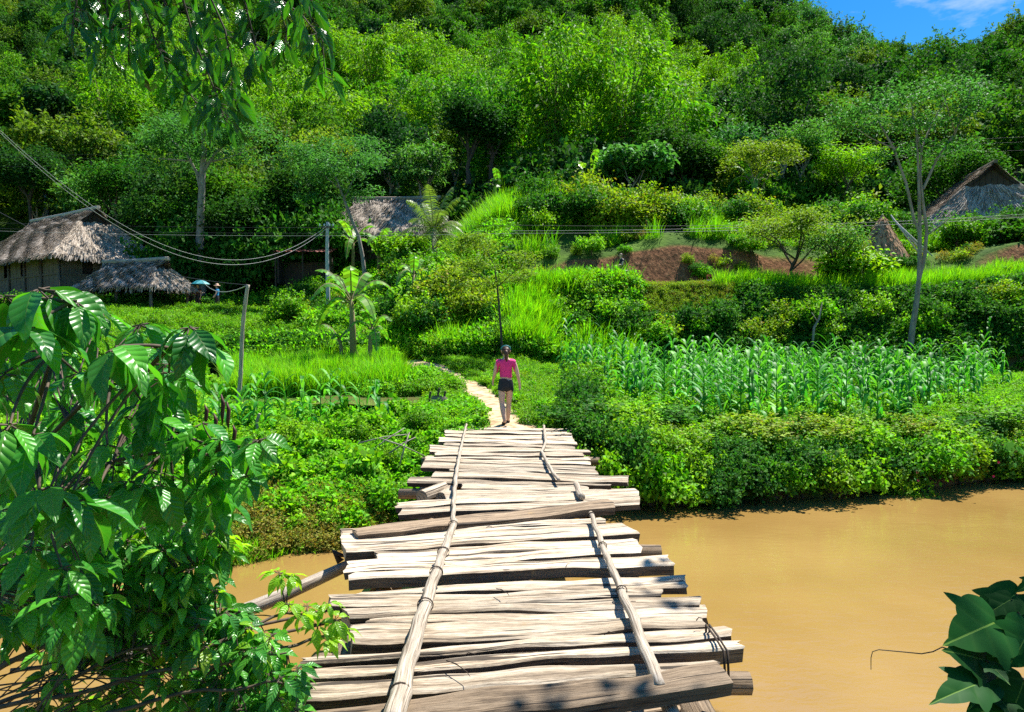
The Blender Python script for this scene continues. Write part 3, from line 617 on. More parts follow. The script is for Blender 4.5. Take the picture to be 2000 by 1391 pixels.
PL = [((905, 945), (1150, 948), (1147, 955), (900, 957), -.02, 'plank', .05), ((872, 957), (1186, 955), (1180, 963), (870, 978), -.01, 'plank', .06),
      ((779, 979), (1240, 953), (1248, 967), (773, 991), .03, 'plank', .055), ((785, 992), (1246, 969), (1252, 985), (781, 1003), .03, 'plank', .06),
      ((690, 1030), (1190, 974), (1200, 989), (700, 1046), .05, 'dplank', .08),
      ((668, 1034), (1176, 1008), (1182, 1019), (666, 1050), 0, 'plank', .05), ((668, 1049), (1210, 1018), (1248, 1041), (672, 1075), .01, 'plank', .085),
      ((733, 1077), (1238, 1048), (1245, 1061), (740, 1093), -.01, 'plank', .05), ((680, 1096), (1246, 1061), (1256, 1078), (675, 1117), 0, 'plank', .06),
      ((690, 1117), (1297, 1079), (1315, 1099), (682, 1130), .01, 'plank', .085), ((702, 1152), (1333, 1121), (1342, 1146), (700, 1160), -.02, 'plank', .05),
      ((640, 1163), (1290, 1146), (1297, 1164), (650, 1184), 0, 'plank', .06), ((660, 1184), (1365, 1163), (1371, 1179), (690, 1203), .01, 'plank', .09),
      ((722, 1204), (1372, 1180), (1386, 1205), (719, 1218), -.01, 'plank', .05), ((690, 1219), (1372, 1199), (1376, 1224), (682, 1257), .01, 'plank', .085),
      ((592, 1283), (1418, 1219), (1430, 1238), (592, 1295), -.005, 'plank', .08), ((586, 1306), (1440, 1246), (1450, 1262), (583, 1323), 0, 'plank', .09),
      ((612, 1330), (1396, 1284), (1405, 1305), (598, 1365), .0, 'plank', .09), ((555, 1396), (1402, 1288), (1422, 1324), (555, 1440), (.03, .13), 'dplank', .07)]
for i, (lb, rb, rf, lf, z, mt, th) in enumerate(PL):
    mid = None
    if i == 18: mid = G(1010, 1392, .045)
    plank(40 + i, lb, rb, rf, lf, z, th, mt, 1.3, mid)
for i, (lb, rb, rf, lf) in enumerate([((1010, 1396), (1350, 1376), (1370, 1384), (1010, 1410)), ((900, 1416), (1300, 1402), (1330, 1414), (900, 1432)), ((560, 1450), (1450, 1425), (1460, 1465), (560, 1500)), ((540, 1510), (1470, 1475), (1480, 1530), (540, 1570))]):
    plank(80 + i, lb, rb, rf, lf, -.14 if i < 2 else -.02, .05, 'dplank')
def pole(name, pts, rads, mat='pole', z=.06, wob=.004, ring=0, **k):
    Q = [G(a, c, z if len(q) == 0 else q[0]) - bridge_loc for a, c, *q in pts]
    # resample with bamboo nodes
    P2 = []; R2 = []
    for i in range(len(Q) - 1):
        n_ = max(3, int((Q[i + 1] - Q[i]).length / .06))
        for j in range(n_):
            t = j / n_; P2.append(Q[i].lerp(Q[i + 1], t)); R2.append(rads[i] + (rads[i + 1] - rads[i]) * t)
    P2.append(Q[-1]); R2.append(rads[-1]); L = 0
    for i in range(1, len(P2)):
        L += (P2[i] - P2[i - 1]).length
        if ring and (L % ring) < .062: R2[i] *= 1.13
    b = MB(); b.tube([p + Vector((wob * math.sin(i * .7), 0, wob * math.cos(i * .5))) for i, p in enumerate(P2)], R2, 12)
    return ob(name, b.build(name, M[mat], True), bridge, **k), P2
p1, _ = pole('bamboo_rail', [(911, 829), (898, 885), (890, 935), (886, 985), (885, 1030)], [.018, .022, .023, .021, .021], z=.065, ring=.38)
p2, LP = pole('bamboo_rail', [(888, 1018), (858, 1100), (828, 1190), (795, 1300), (766, 1420, .12)], [.028, .035, .040, .045, .050], z=.085, ring=.42)
pole('bamboo_rail', [(1062, 832), (1066, 865), (1058, 882), (1075, 915), (1091, 938)], [.021, .023, .020, .022, .018], z=.065, ring=.33)
pole('bamboo_rail', [(1125, 946), (1136, 971)], [.032, .036], z=.07)
p3, RP = pole('bamboo_rail', [(1154, 1003), (1182, 1080), (1208, 1140), (1240, 1215), (1272, 1298), (1290, 1345)], [.021, .024, .027, .029, .032, .033], z=.078, ring=.4)
pole('bamboo_rail', [(1292, 1352, -.03), (1318, 1410, -.03)], [.038, .038], ring=.3)
def lash(ctr, ax, r, z0=0):
    b = MB(); t = ax.normalized(); s = t.cross(Vector((0, 0, 1))).normalized(); u = s.cross(t)
    for o in (-.006, .003):
        b.tube([ctr + t * (o + .01 * math.sin(q)) + s * math.cos(q) * (r + .005) + u * math.sin(q) * (r + .005) for q in [k * 6.283 / 16 for k in range(17)]], .003, 5)
    e = ctr + s * r; b.tube([e, e + Vector((.03, -.02, .04)), e + Vector((.06, -.05, -.01)), e + Vector((.04, -.08, -.03))], .0025, 5)
    ob('lashing', b.build('lashing', M['rope'], True), bridge)
for Pq, rr, fs in ((LP, .037, (.05, .28, .42, .6, .93)), (RP, .024, (.04, .34, .64))):
    for f in fs:
        k = int(f * (len(Pq) - 2)); lash(Pq[k], Pq[k + 1] - Pq[k], rr + .012 * f)
b = MB(); A = G(1379, 1222, .03) - bridge_loc; B_ = G(1414, 1275, .03) - bridge_loc
for o in (0, .02): b.tube([A + Vector((o, 0, -.08)), A + Vector((o, 0, .005)), A.lerp(B_, .5) + Vector((o, 0, .012)), B_ + Vector((o, 0, .005)), B_ + Vector((o, -.02, -.12))], .007, 6)
ob('lashing', b.build('lashing', M['rope'], True), bridge)
# bearers and posts under the deck
for x0, x1 in ((-1.0, -.62), (.05, .15), (.95, .72)):
    b = MB(); b.tube([(x0, 2.6 - 8, -.2), (x0 * .98, 5 - 8, -.19), (x1, 9 - 8, -.18), (x1, 13.2 - 8, -.17)], [.11, .1, .09, .08], 10)
    ob('bearer', b.build('bearer', M['dplank'], True), bridge)
for y in (4.1, 6.6, 9.0, 11.3):
    b = MB(); b.tube([(-1.5, y - 8, -.36), (0, y - 8.02, -.34), (1.45, y - 8, -.36)], [.07, .08, .07], 8); ob('crossbeam', b.build('crossbeam', M['dplank'], True), bridge)
    for x in (-1.15, .95):
        b = MB(); b.tube([(x * 1.1, y - 8, -2.6), (x, y - 8, -.2)], [.08, .07], 8); ob('post', b.build('post', M['dplank'], True), bridge)
# sawn logs poking out at the left of the deck
def log(name, a, c, r, label):
    b = MB(); b.tube([a, a.lerp(c, .5), c], [r, r * 1.03, r], 14); return ob(name, b.build(name, M['plank'], False), label=label, cat='log')
a = P(824, 972, 7.75); log('sawn_log', a, a + Vector((.26, .42, .02)), .085, 'short thick sawn log beside the left edge of the bridge')
a = P(861, 972, 7.7); log('log_stub', a, a + Vector((.10, .5, 0)), .062, 'split stub of wood between the sawn log and the bamboo pole')
A = P(672, 1108, 6.05); B_ = P(395, 1225, 5.3); b = MB()
pts = [A + (A - B_) * .45, A, A.lerp(B_, .5) + Vector((0, 0, -.02)), B_, B_ + (B_ - A) * .6]; b.tube(pts, [.05, .05, .058, .06, .06], 12)
t_ = ob('brace_pole', b.build('brace_pole', M['pole'], True), label='long pale pole sloping down left from under the bridge deck', cat='pole')
b = MB(); b.tube([A + Vector((-.03, 0, .05)), A + Vector((-.08, .02, .12)), A + Vector((.02, 0, .1))], [.035, .045, .01], 8); ob('knot', b.build('knot', M['rope'], True), t_)
A = P(700, 1180, 5.5); B_ = P(20, 1290, 4.6)
for k in range(2):
    b = MB(); b.tube([A + Vector((0, 0, -.1 * k)), A.lerp(B_, .5) + Vector((0, 0, -.06 - .1 * k)), B_ + Vector((0, 0, -.07 * k))], [.012, .014, .016], 6)
    ob('thin_pole', b.build('thin_pole', M['twig'], True), label=['upper', 'lower'][k] + ' of the two thin dark sticks crossing above the water left of the bridge', cat='stick')

# ------------------------------------------------------------------ meadow, banks and fields
WEED = [crown('weed', M['weed'], 100 + i, .34, [.3, .34, .42][i], 7, [560, 420, 190][i], [.055, .08, .14][i], [.6, .6, .75][i], z0=0, up=1.0, shell=.5) for i in range(3)]
FINE = [crown('weed', M['shrub'], 103 + i, .32, .28, 7, 420, .055, .6, z0=0, up=1.0) for i in range(2)]
DRY = [crown('weed', M['dryweed'], 105, .34, .28, 7, 380, .06, .45, z0=0, up=.6)]
GRS = [blades('grass', M['grass'], 110 + i, 46, .26, .30, .014, .7, 3, .4) for i in range(2)]
TALL = [blades('grass', M['grass'], 113 + i, 46, .26, .80, .020, .45, 4, .2) for i in range(2)]
DSH = [crown('weed', M['dshrub'], 116, .36, .4, 7, 420, .085, .6, z0=0, up=.8)]
YSH = [crown('weed', M['yshrub'], 117, .36, .35, 7, 420, .06, .55, z0=0, up=.8)]
SRC = WEED + FINE + DRY + GRS + TALL + DSH + YSH      # 0-2 weed 3-4 fine 5 dry 6-7 grass 8-9 tall 10 dark 11 yellow
def cover(name, n, px0, px1, Y0, Y1, probs, s0, s1, label, cat, mask=None, tilt=.15, dz=-.04, fieldw=None):
    x, y, px = region(n, px0, px1, Y0, Y1); z = tz(x, y)
    k = (z > W_ - .02)
    pm = (y > 11.5) & (y < 29) & (x > -9) & (x < 3); dq = np.ones(len(x)) * 9; dq[pm] = pathd(x[pm], y[pm]); k &= dq > .46
    k &= ~((x > -4.9) & (x < -2.2) & (y > 15.9) & (y < 18.4) ); k &= ~((x > -2.25) & (x < -1.45) & (y > 14.9) & (y < 16.9) & (rng.random(len(x)) < .85))
    if mask is not None: k &= mask(x, y, px, z)
    x, y, z, px = x[k], y[k], z[k], px[k]
    ids = np.array([a for a, _ in probs]); pr = np.array([b for _, b in probs], float)
    f = fb(x * .6 + 3, y * .6 + 8, 2)             # patches of one kind
    q = np.clip(rng.random(len(x)) * .55 + (f + .35) * .65, 0, .999); cs = np.cumsum(pr / pr.sum())
    idx = ids[np.searchsorted(cs, q)]
    sc_ = s0 + (s1 - s0) * rng.random(len(x)) * (1 + .6 * f)
    return scatter(name, np.stack([x, y, z + dz], 1), SRC, idx, sc_, zrot(len(x), tilt), label=label, cat=cat)
# left bank
cover('ground_cover', 3400, 380, 1010, 9.6, 17, [(0, 2), (1, 2), (3, 1.5), (2, 2), (6, 2.2), (7, 1.6), (10, .5), (4, 1.2)], .34, .72, 'lush green weeds and creepers covering the bank left of the bridge', 'weeds')
cover('dry_grass', 1100, 300, 900, 8.55, 10.6, [(5, 3), (6, 1), (3, .6), (5, 2)], .45, .75, 'yellowing dry weeds along the left waterline', 'weeds')
cover('shore_grass', 500, 300, 900, 8.3, 9.2, [(6, 1), (7, 1)], .5, .8, 'short green grass growing into the water at the left shore', 'grass', mask=lambda x, y, px, z: z < W_ + .25)
cover('side_weeds', 1500, -400, 400, 9.0, 26, [(0, 1), (1, 1), (3, 1), (7, 1)], .8, 1.3, 'green weeds behind the big-leaved shrub', 'weeds')
RY = lambda x, y, px, z: (px > 450) & (px < 790 - (y - 18.6) * 3) & (fb(x * .8 + 5, y * .8, 3) > -.12) & (y > 19.2 + 1.2 * fb(x * .9, y * 0 + 3, 2))
cover('rice_field', 3000, 440, 800, 18.8, 25.6, [(8, 1), (9, 1), (6, .25), (8, 1)], .7, 1.3, 'bright green tall grass field in front of the banana plant', 'grass', mask=RY, tilt=.05)
cover('path_grass', 3600, 700, 1200, 12.7, 27, [(6, 2), (3, 2), (7, 2), (0, 1), (11, .6)], .5, .85, 'short sunny grass on both sides of the footpath', 'grass')
cover('terrace_grass', 5200, 60, 760, 26, 40.5, [(6, 2), (3, 1), (4, .8), (7, 2), (10, .6)], .9, 1.4, 'green grass and weeds on the stepped terraces below the huts', 'grass')
cover('terrace_edge', 900, 440, 760, 25.6, 27, [(10, 2), (1, 1), (10, 1)], 1.1, 1.7, 'dark shaded weeds on the step behind the tall grass field', 'weeds')
cover('upper_terrace', 3600, -300, 760, 40.5, 50, [(6, 1), (10, 1), (1, 1), (8, .5)], 1.2, 2.0, 'weeds around the thatched huts', 'weeds', mask=lambda x, y, px, z: ~((x > -21) & (x < -12.8) & (y < 42.8)) )
# right of the path up to the road
cover('slope_weeds', 3600, 720, 1240, 24.5, 31, [(10, 1.4), (3, 1), (1, 1), (11, 1), (8, 1)], 1.0, 1.7, 'tangled weeds on the slope above the footpath', 'weeds')
cover('slope_grass', 800, 1000, 1230, 24.5, 29.5, [(8, 1), (9, 1)], 1.2, 1.8, 'tall bright grass on the slope right of the girl', 'grass', mask=lambda x, y, px, z: fb(x * .5, y * .5, 2) > -.05, tilt=.06)
cover('road_bank_weeds', 5200, 1200, 2300, 26.3, 29.4, [(10, 5), (1, .6), (10, 3), (3, .5), (11, .5)], 1.0, 1.6, 'dark creepers smothering the bank below the road', 'weeds', mask=lambda x, y, px, z: ~((px < 1450) & (y > 28.1)))
cover('road_verge', 2400, 1190, 1460, 28.0, 33, [(11, 4), (5, 1), (11, 3)], .5, .8, 'low yellow-green creeper along the edge of the road', 'weeds')
cover('road_grass', 2600, 1400, 2300, 29.6, 33.3, [(8, 1), (6, .8), (9, 1)], .7, 1.25, 'bright tall grass along the road below the cut bank', 'grass', tilt=.07)
cover('cut_bank_weeds', 500, 980, 2300, 33.0, 37.5, [(10, 1), (5, 1.5), (11, 1.5), (3, .7)], .9, 1.6, 'patchy scrub clinging to the red cut bank', 'weeds', mask=lambda x, y, px, z: fb(x * .3 + 4, y * .3, 2) > .02)
cover('upper_slope_weeds', 8500, 900, 2300, 35.6, 50, [(10, .8), (1, .8), (3, 1), (7, 1.5), (8, 1.6)], 1.1, 1.8, 'weeds and grass on the slope above the cut bank', 'weeds', mask=lambda x, y, px, z: ~((px > 1700) & (y > 42)) & ((y > 38.5) | (fb(x * .35, y * .35 + 9, 2) > -.02)))
cover('grassy_slope', 1300, 890, 1110, 41.5, 49, [(8, 1), (9, 1)], 1.5, 2.3, 'tall green grass on the slope above the coconut palm', 'grass')
cover('house_slope_weeds', 2600, 600, 1000, 33, 48, [(10, 1), (1, 1), (3, 1), (0, .8)], 1.3, 2.2, 'weeds and shrubs on the slope below the middle house', 'weeds')
cover('cornfield_weeds', 3000, 1080, 2400, 13.5, 27, [(0, 1), (3, 1), (1, 1)], .6, .85, 'low weeds between the corn plants', 'weeds', tilt=.1)
cover('pond_weeds', 700, 700, 900, 18.3, 20.5, [(0, 1), (3, 2), (1, 1)], .7, 1.1, 'leafy weeds round the little pond', 'weeds')

# individual shrubs: the bank hedge on the right and bushes on the slopes
def shrub_kind(mat, seed, n=2900, leaf=.085, Rx=.85, H=1.0, wid=.62):
    return crown('foliage', M[mat], seed, Rx, H, 15, n, leaf, wid, z0=.05, up=.55, shell=.5, lobe=(.25, .5), sprig=34)
SK = {'shrub': [shrub_kind('shrub', 200), shrub_kind('shrub', 201)], 'dark': [shrub_kind('dshrub', 202), shrub_kind('dshrub', 203)], 'yellow': [shrub_kind('yshrub', 204)],
      'vine': [shrub_kind('weed', 205, 2200, .10, wid=.8)]}
SL_, _t = limb_tree(9, 1.1, .03, .25, .5, 5, sub=3); STEM = limbs_mesh('stem', SL_, M['twig'], 5)
SW = {'shrub': 'bright green leafy', 'dark': 'dark green leafy', 'yellow': 'yellow-green', 'vine': 'broad-leaved creeping'}
def shrub(kind, x, y, s, where, grp, zs=1.0, sink=.1):
    t = empty('shrub', (x, y, tz1(x, y) - sink), float(rng.random() * 6.28), (SW[kind] + ' shrub ' + where), 'shrub', SW[kind] + ' shrubs ' + grp)
    t.scale = (s, s, s * zs); l = SK[kind]; ob('foliage', l[int(rng.integers(0, len(l)))], t); ob('stem', STEM, t); return t
HP = [1150, 1190, 1240, 1300, 1370, 1440, 1520, 1600, 1680, 1760, 1840, 1930, 2010, 2100]
shoreY = lambda px: np.interp(px, [700, 850, 1000, 1150, 1300, 1600, 1800, 2000, 2700], [9.3, 10.4, 11.3, 11.7, 11.7, 12.2, 13.0, 13.8, 16.4])
for row, (dy, s, n_) in enumerate(((.02, .72, 27), (.7, .8, 20), (1.5, .95, 17), (2.3, .95, 14))):
    for k in range(n_):
        px = 1135 + (2120 - 1135) * (k + .5 * (row % 2)) / n_ + rng.normal() * 10; Y = float(shoreY(px)) + dy + rng.normal() * .12
        if row == 3 and px > 1350: continue
        kd = rng.choice(['shrub', 'dark', 'yellow', 'vine'], p=[.5, .28, .08, .14] if row else [.25, .5, .05, .2])
        sd = 'nearest the bridge' if px < 1340 else ('in mid bank' if px < 1700 else 'at the far right')
        shrub(str(kd), (px - 1000) / F * Y, Y, s * (.85 + .35 * rng.random()), ['hanging over the waterline ', 'on the river bank ', 'on top of the river bank ', 'edging the corn '][row] + sd, ['over the waterline ', 'on the river bank ', 'on top of the bank ', 'by the corn '][row] + sd, zs=[1.0, .72, .46, .36][row] * (1.35 if px < 1300 else 1), sink=[.05, .1, .1, .1][row])
for k in range(16):     # the hedge left of the corn, running back from the bridge
    px = 1095 + 55 * rng.random(); Y = 13.6 + k * .75; shrub(str(rng.choice(['shrub', 'dark', 'yellow'], p=[.5, .35, .15])), (px - 1000) / F * Y + .15, Y, .55 + .3 * rng.random(), 'between the footpath and the corn', 'between the footpath and the corn')
for k in range(46):     # road bank
    px = 1180 + rng.random() * 900; Y = 26.9 + (1.0 if px < 1470 else 1.7) * rng.random(); shrub(str(rng.choice(['dark', 'shrub', 'yellow', 'vine'], p=[.62, .16, .1, .12])), (px - 1000) / F * Y, Y, .8 + .5 * rng.random(), 'on the bank between corn and road', 'between corn and road')
for k in range(26):     # above footpath
    px = 760 + rng.random() * 420; Y = 26.5 + 3.2 * rng.random(); shrub(str(rng.choice(['dark', 'shrub', 'yellow'], p=[.4, .4, .2])), (px - 1000) / F * Y, Y, (.9 + .8 * rng.random()) * (.65 if px > 960 else 1), 'on the slope behind the girl', 'on the slope behind the girl')
for k in range(40):     # above the cut bank
    px = 1030 + rng.random() * 760; Y = 38 + 7.5 * rng.random(); shrub(str(rng.choice(['dark', 'shrub', 'yellow'], p=[.35, .35, .3])), (px - 1000) / F * Y, Y, 1.0 + 1.2 * rng.random(), 'above the red cut bank', 'above the red cut bank')
for k in range(14):     # on the face of the cut bank
    px = 1060 + rng.random() * 720; Y = 33.5 + 1.6 * rng.random(); shrub(str(rng.choice(['dark', 'shrub', 'yellow', 'vine'], p=[.3, .25, .25, .2])), (px - 1000) / F * Y, Y, .45 + .5 * rng.random(), 'clinging to the face of the cut bank', 'on the face of the cut bank')
for k in range(26):
    px = 560 + rng.random() * 380; Y = 34 + 9 * rng.random(); shrub(str(rng.choice(['dark', 'shrub', 'yellow'], p=[.45, .35, .2])), (px - 1000) / F * Y, Y, 1.0 + .8 * rng.random(), 'below the middle thatched house', 'below the middle thatched house')
for k in range(40):
    px = 330 + rng.random() * 330; Y = 46 + 8 * rng.random(); shrub('dark', (px - 1000) / F * Y, Y, 2.0 + 1.5 * rng.random(), 'under the trees between the huts', 'under the trees between the huts', 1.3)
for k in range(16):
    px = 1860 + rng.random() * 300; Y = 37 + 5 * rng.random(); shrub(str(rng.choice(['dark', 'shrub'])), (px - 1000) / F * Y, Y, 1.2 + .6 * rng.random(), 'below the right thatched house', 'below the right thatched house')
for k in range(9):
    px = 430 + rng.random() * 440; Y = 10.2 + 3.2 * rng.random()
    if not (600 < px and 16 < Y < 19 and px < 850): shrub(str(rng.choice(['shrub', 'vine'])), (px - 1000) / F * Y, Y, .35 + .3 * rng.random(), 'on the left bank', 'on the left bank')
BR = [crown('foliage', M['weed'], 230 + i, .8, .9, 9, 420, .26, .78, z0=.05, up=.9, shell=.6) for i in range(2)]
for k, (px, Y) in enumerate(((640, 13.6), (690, 13.0), (735, 13.4), (560, 13.5), (600, 12.2), (660, 14.0), (520, 12.6), (780, 14.3), (705, 11.0), (560, 10.8))):
    x = (px - 1000) / F * Y; t = empty('broadleaf_plant', (x, Y, tz1(x, Y) - .05), k * 1.3, 'low plant with hand-sized pale leaves among the weeds of the left bank', 'plant', 'broad-leaved plants on the left bank'); t.scale = (.42, .42, .4 + .08 * (k % 3)); ob('foliage', BR[k % 2], t); ob('stem', STEM, t)
shrub('vine', *[(float((690 - 1000) / F * 13.2)), 13.2], .62, 'with broad pale leaves left of the bridge end', 'by the left bridge end')

# ------------------------------------------------------------------ corn
def arch_leaf(b, p0, az, L, wd, rise, seg=7, m=0, droop=1.0, fold=.25):
    dx, dy = math.cos(az), math.sin(az); V = []; U = []
    for j in range(seg + 1):
        t = j / seg; o = L * (t * .75 + .12 * math.sin(t * 3)); zq = L * (rise * t - droop * t * t * (1.0 + .3 * t)); wj = wd * .5 * math.sin(math.pi * min(1, .12 + t * .9)) ** .7 * (1 if j < seg else .05)
        c = Vector((p0[0] + dx * o, p0[1] + dy * o, p0[2] + zq)); s = Vector((-dy, dx, 0)) * wj
        V += [c + s + Vector((0, 0, wj * fold)), c, c - s + Vector((0, 0, wj * fold))]; U += [(-1, t), (0, t), (1, t)]
    b.add(V, [(3 * j + k, 3 * j + 3 + k, 3 * j + 4 + k, 3 * j + 1 + k) for j in range(seg) for k in (0, 1)], U, m)
def corn_parts(seed, H=1.15):
    r = random.Random(seed); s = MB(); s.tube([(0, 0, 0), (.01, .01, H * .5), (0, .015, H * .95)], [.016, .013, .006], 6); l = MB()
    for i in range(13):
        z = H * (.08 + .066 * i); az = (i % 2) * math.pi + r.uniform(-.5, .5) + seed; arch_leaf(l, (0, 0, z), az, r.uniform(.5, .75) * (1.0 if i < 10 else .65), .082, r.uniform(.8, 1.15) if i < 10 else 1.5, droop=.95)
    return s.build('stalk', M['corn']), l.build('leaves', M['corn'], True)
CN = [corn_parts(i, 1.05 + .12 * i) for i in range(4)]
nrow = 0; ncorn = 0
for row in range(14):
    Y = 14.6 + row * .9
    x0 = (np.interp(Y, [15, 17, 20, 27], [1360, 1210, 1130, 1100]) - 1000) / F * Y; x1 = (np.interp(Y, [15, 17, 20, 27], [1800, 1900, 1950, 1960]) - 1000) / F * Y
    n_ = int((x1 - x0) / .52)
    for k in range(n_):
        if rng.random() < .08 or ncorn > 284: continue
        x = x0 + (k + rng.normal() * .38) * (x1 - x0) / n_; y = Y + rng.normal() * .27; ncorn += 1
        w_ = 'front' if row < 5 else ('middle' if row < 10 else 'back')
        t = empty('corn_plant', (x, y, tz1(x, y) - .02), float(rng.random() * 6.28), 'young corn plant with arching leaves in the %s rows of the field on the right' % w_, 'corn', 'corn plants in the %s rows' % w_)
        s_, l_ = CN[int(rng.integers(0, 4))]; ob('stalk', s_, t); ob('leaves', l_, t); q = float(.76 + .45 * rng.random()); t.scale = (q, q, q)
for px, Y in [(a_, b_ - 1.1) for a_, b_ in ((425, 15.4), (470, 15.0), (515, 15.6), (555, 15.1), (590, 15.7), (625, 15.2), (665, 15.6), (700, 15.1), (735, 15.5), (380, 15.2), (645, 16.2), (500, 16.4))]:
    x = (px - 1000) / F * Y; t = empty('corn_plant', (x, Y, tz1(x, Y) - .02), float(rng.random() * 6), 'corn plant in the short row between the two bamboo stakes and the pond', 'corn', 'corn plants in the short row by the pond')
    s_, l_ = CN[int(rng.integers(0, 3))]; ob('stalk', s_, t); ob('leaves', l_, t); t.scale = (1, 1, 1)
print('corn', ncorn)

# ------------------------------------------------------------------ bananas, palm, papaya, taro
def banana_leaf(b, p0, az, L, wd, rise, droop, r):
    dx, dy = math.cos(az), math.sin(az); seg = 14; rows = []
    for j in range(seg + 1):
        t = j / seg; o = L * (t * .8); zq = L * (rise * t - droop * t ** 2.2); rows.append(Vector((p0[0] + dx * o, p0[1] + dy * o, p0[2] + zq)))
    b.tube(rows, [.03 * (1 - .8 * j / seg) for j in range(seg + 1)], 4, m=1)
    S = Vector((-dy, dx, 0))
    for sd in (-1, 1):
        for j in range(2, seg):            # torn strips
            t0, t1 = j / seg, (j + 1) / seg; f = lambda t: wd * .5 * math.sin(math.pi * min(1, max(0, (t - .12) / .88)) ** .8) ** .55
            a, c = rows[j], rows[j + 1]; gap = .08 * r.random() + (.2 if r.random() < .15 else 0); dz = -.25 - .35 * r.random()
            wa, wc = f(t0) + .01, f(t1 - .001) + .01; c2 = a.lerp(c, 1 - gap)
            b.add([a, c, c2 + S * sd * wc + Vector((0, 0, wc * dz)), a + S * sd * wa + Vector((0, 0, wa * dz))], [(0, 1, 2, 3)], m=0)
def banana(px, py, Y, H, nl, L, seed, label, lean=0, up=.9, s=1):
    r = random.Random(seed); p = P(px, py, Y); t = empty('banana_plant', p, 0, label, 'banana plant', 'banana plants around the village')
    b = MB(); b.tube([(0, 0, -.3), (lean * .3, 0, H * .5), (lean, 0, H)], [.13 * s, .11 * s, .07 * s], 8); ob('trunk', b.build('trunk', M['ctrunk'], True), t)
    for i in range(nl):
        b = MB(); az = 6.283 * i * .381966 * 1.0 + r.uniform(-.3, .3) + seed; q = 1 - i / nl
        banana_leaf(b, (lean, 0, H - .25 * q), az, L * r.uniform(.8, 1.1), .5 * s, min(1.45, up + .9 * (1 - q)), .75 + .65 * q, r)
        ob('leaf', b.build('leaf', [M['banana'], M['ctrunk']]), t)
    return t
banana(690, 690, 24, 1.9, 9, 1.9, 3, 'large banana plant standing in the open beside the grey utility pole', -.05)
banana(722, 690, 23.6, .9, 6, 1.1, 5, 'small banana sucker at the foot of the large banana plant', .1, s=.7)
banana(668, 692, 24.4, .6, 5, .9, 6, 'low leafy banana shoot left of the large banana plant', -.1, s=.6)
banana(808, 590, 30, 1.2, 6, 1.4, 8, 'small banana plant among the shrubs below the coconut palm', 0, s=.8)
banana(690, 520, 45, 1.6, 8, 2.2, 11, 'banana plant with torn leaves in front of the middle house', 0)
banana(740, 520, 44, 1.4, 7, 1.9, 12, 'shorter banana plant by the wall of the middle house', 0)
banana(1155, 420, 47, 2.4, 8, 2.6, 13, 'tall banana plant with raised leaves at the left of the papaya tree', 0)
banana(1275, 430, 49, 3.2, 8, 2.7, 14, 'tall banana plant behind the papaya tree', 0)
banana(975, 410, 50, 1.4, 7, 2.0, 15, 'banana plant low on the grassy slope above the coconut palm', 0)
banana(1040, 400, 51, 1.6, 7, 2.1, 16, 'banana plant on the grassy slope right of its low neighbour', 0)
banana(1470, 430, 47, 2.6, 8, 2.2, 17, 'banana plant under the yellow-green tree above the cut bank', 0)
banana(430, 590, 47, 1.6, 7, 2.2, 18, 'shaded banana plant behind the walker in the straw hat', 0)
banana(500, 585, 48, 1.8, 7, 2.2, 19, 'shaded banana plant right of the airy tree trunk', 0)
def feather(b, pts, n, L, wd, r, hang=.6, m=0, up=.1):
    """pinnate leaflets on both sides of a rib"""
    V = []; Fc = []
    for i in range(n):
        t = .08 + .92 * i / n; k = t * (len(pts) - 1); k0 = min(int(k), len(pts) - 2); p = pts[k0].lerp(pts[k0 + 1], k - k0); tg = (pts[k0 + 1] - pts[k0]).normalized(); S = tg.cross(Vector((0, 0, 1)))
        S = S.normalized() if S.length > .01 else Vector((1, 0, 0))
        for sd in (-1, 1):
            l = L * math.sin(math.pi * min(1, .15 + t * .85)) ** .6 * r.uniform(.85, 1.1); d = (S * sd + tg * .55 + Vector((0, 0, -hang * r.uniform(.5, 1.2)))).normalized(); q = tg * wd
            m_ = p + d * l * .5 + Vector((0, 0, up * l)); e = p + d * l + Vector((0, 0, -.25 * hang * l)); o = len(V)
            V += [p - q * .5, p + q * .5, m_ + q * .5, m_ - q * .5, e]; Fc += [(o, o + 1, o + 2, o + 3), (o + 3, o + 2, o + 4)]
    b.add(V, Fc, m=m)
# coconut palm
p = P(848, 560, 42); palm = empty('coconut_palm', p, 0, 'young coconut palm with drooping fronds in front of the middle house', 'palm')
r = random.Random(5); b = MB(); b.tube([(0, 0, -.5), (.05, 0, 1.2), (0, 0, 3.3)], [.22, .17, .14], 10); ob('trunk', b.build('trunk', M['ctrunk'], True), palm)
for i in range(17):
    az = i * 2.4; q = i / 17; L = 3.3 * r.uniform(.85, 1.08); rise = .35 + 1.5 * q; dr = .95 - .3 * q; pts = []
    for j in range(9):
        t = j / 8; pts.append(Vector((math.cos(az) * L * t * (.85 - .45 * q), math.sin(az) * L * t * (.85 - .45 * q), 3.2 + L * (rise * t - dr * t ** 2.1) * .85)))
    b = MB(); b.tube(pts, [.035 * (1 - .8 * j / 8) for j in range(9)], 5, m=1); feather(b, pts, 46, .62, .04, r, .7); ob('frond', b.build('frond', [M['palm'], M['ctrunk']]), palm)

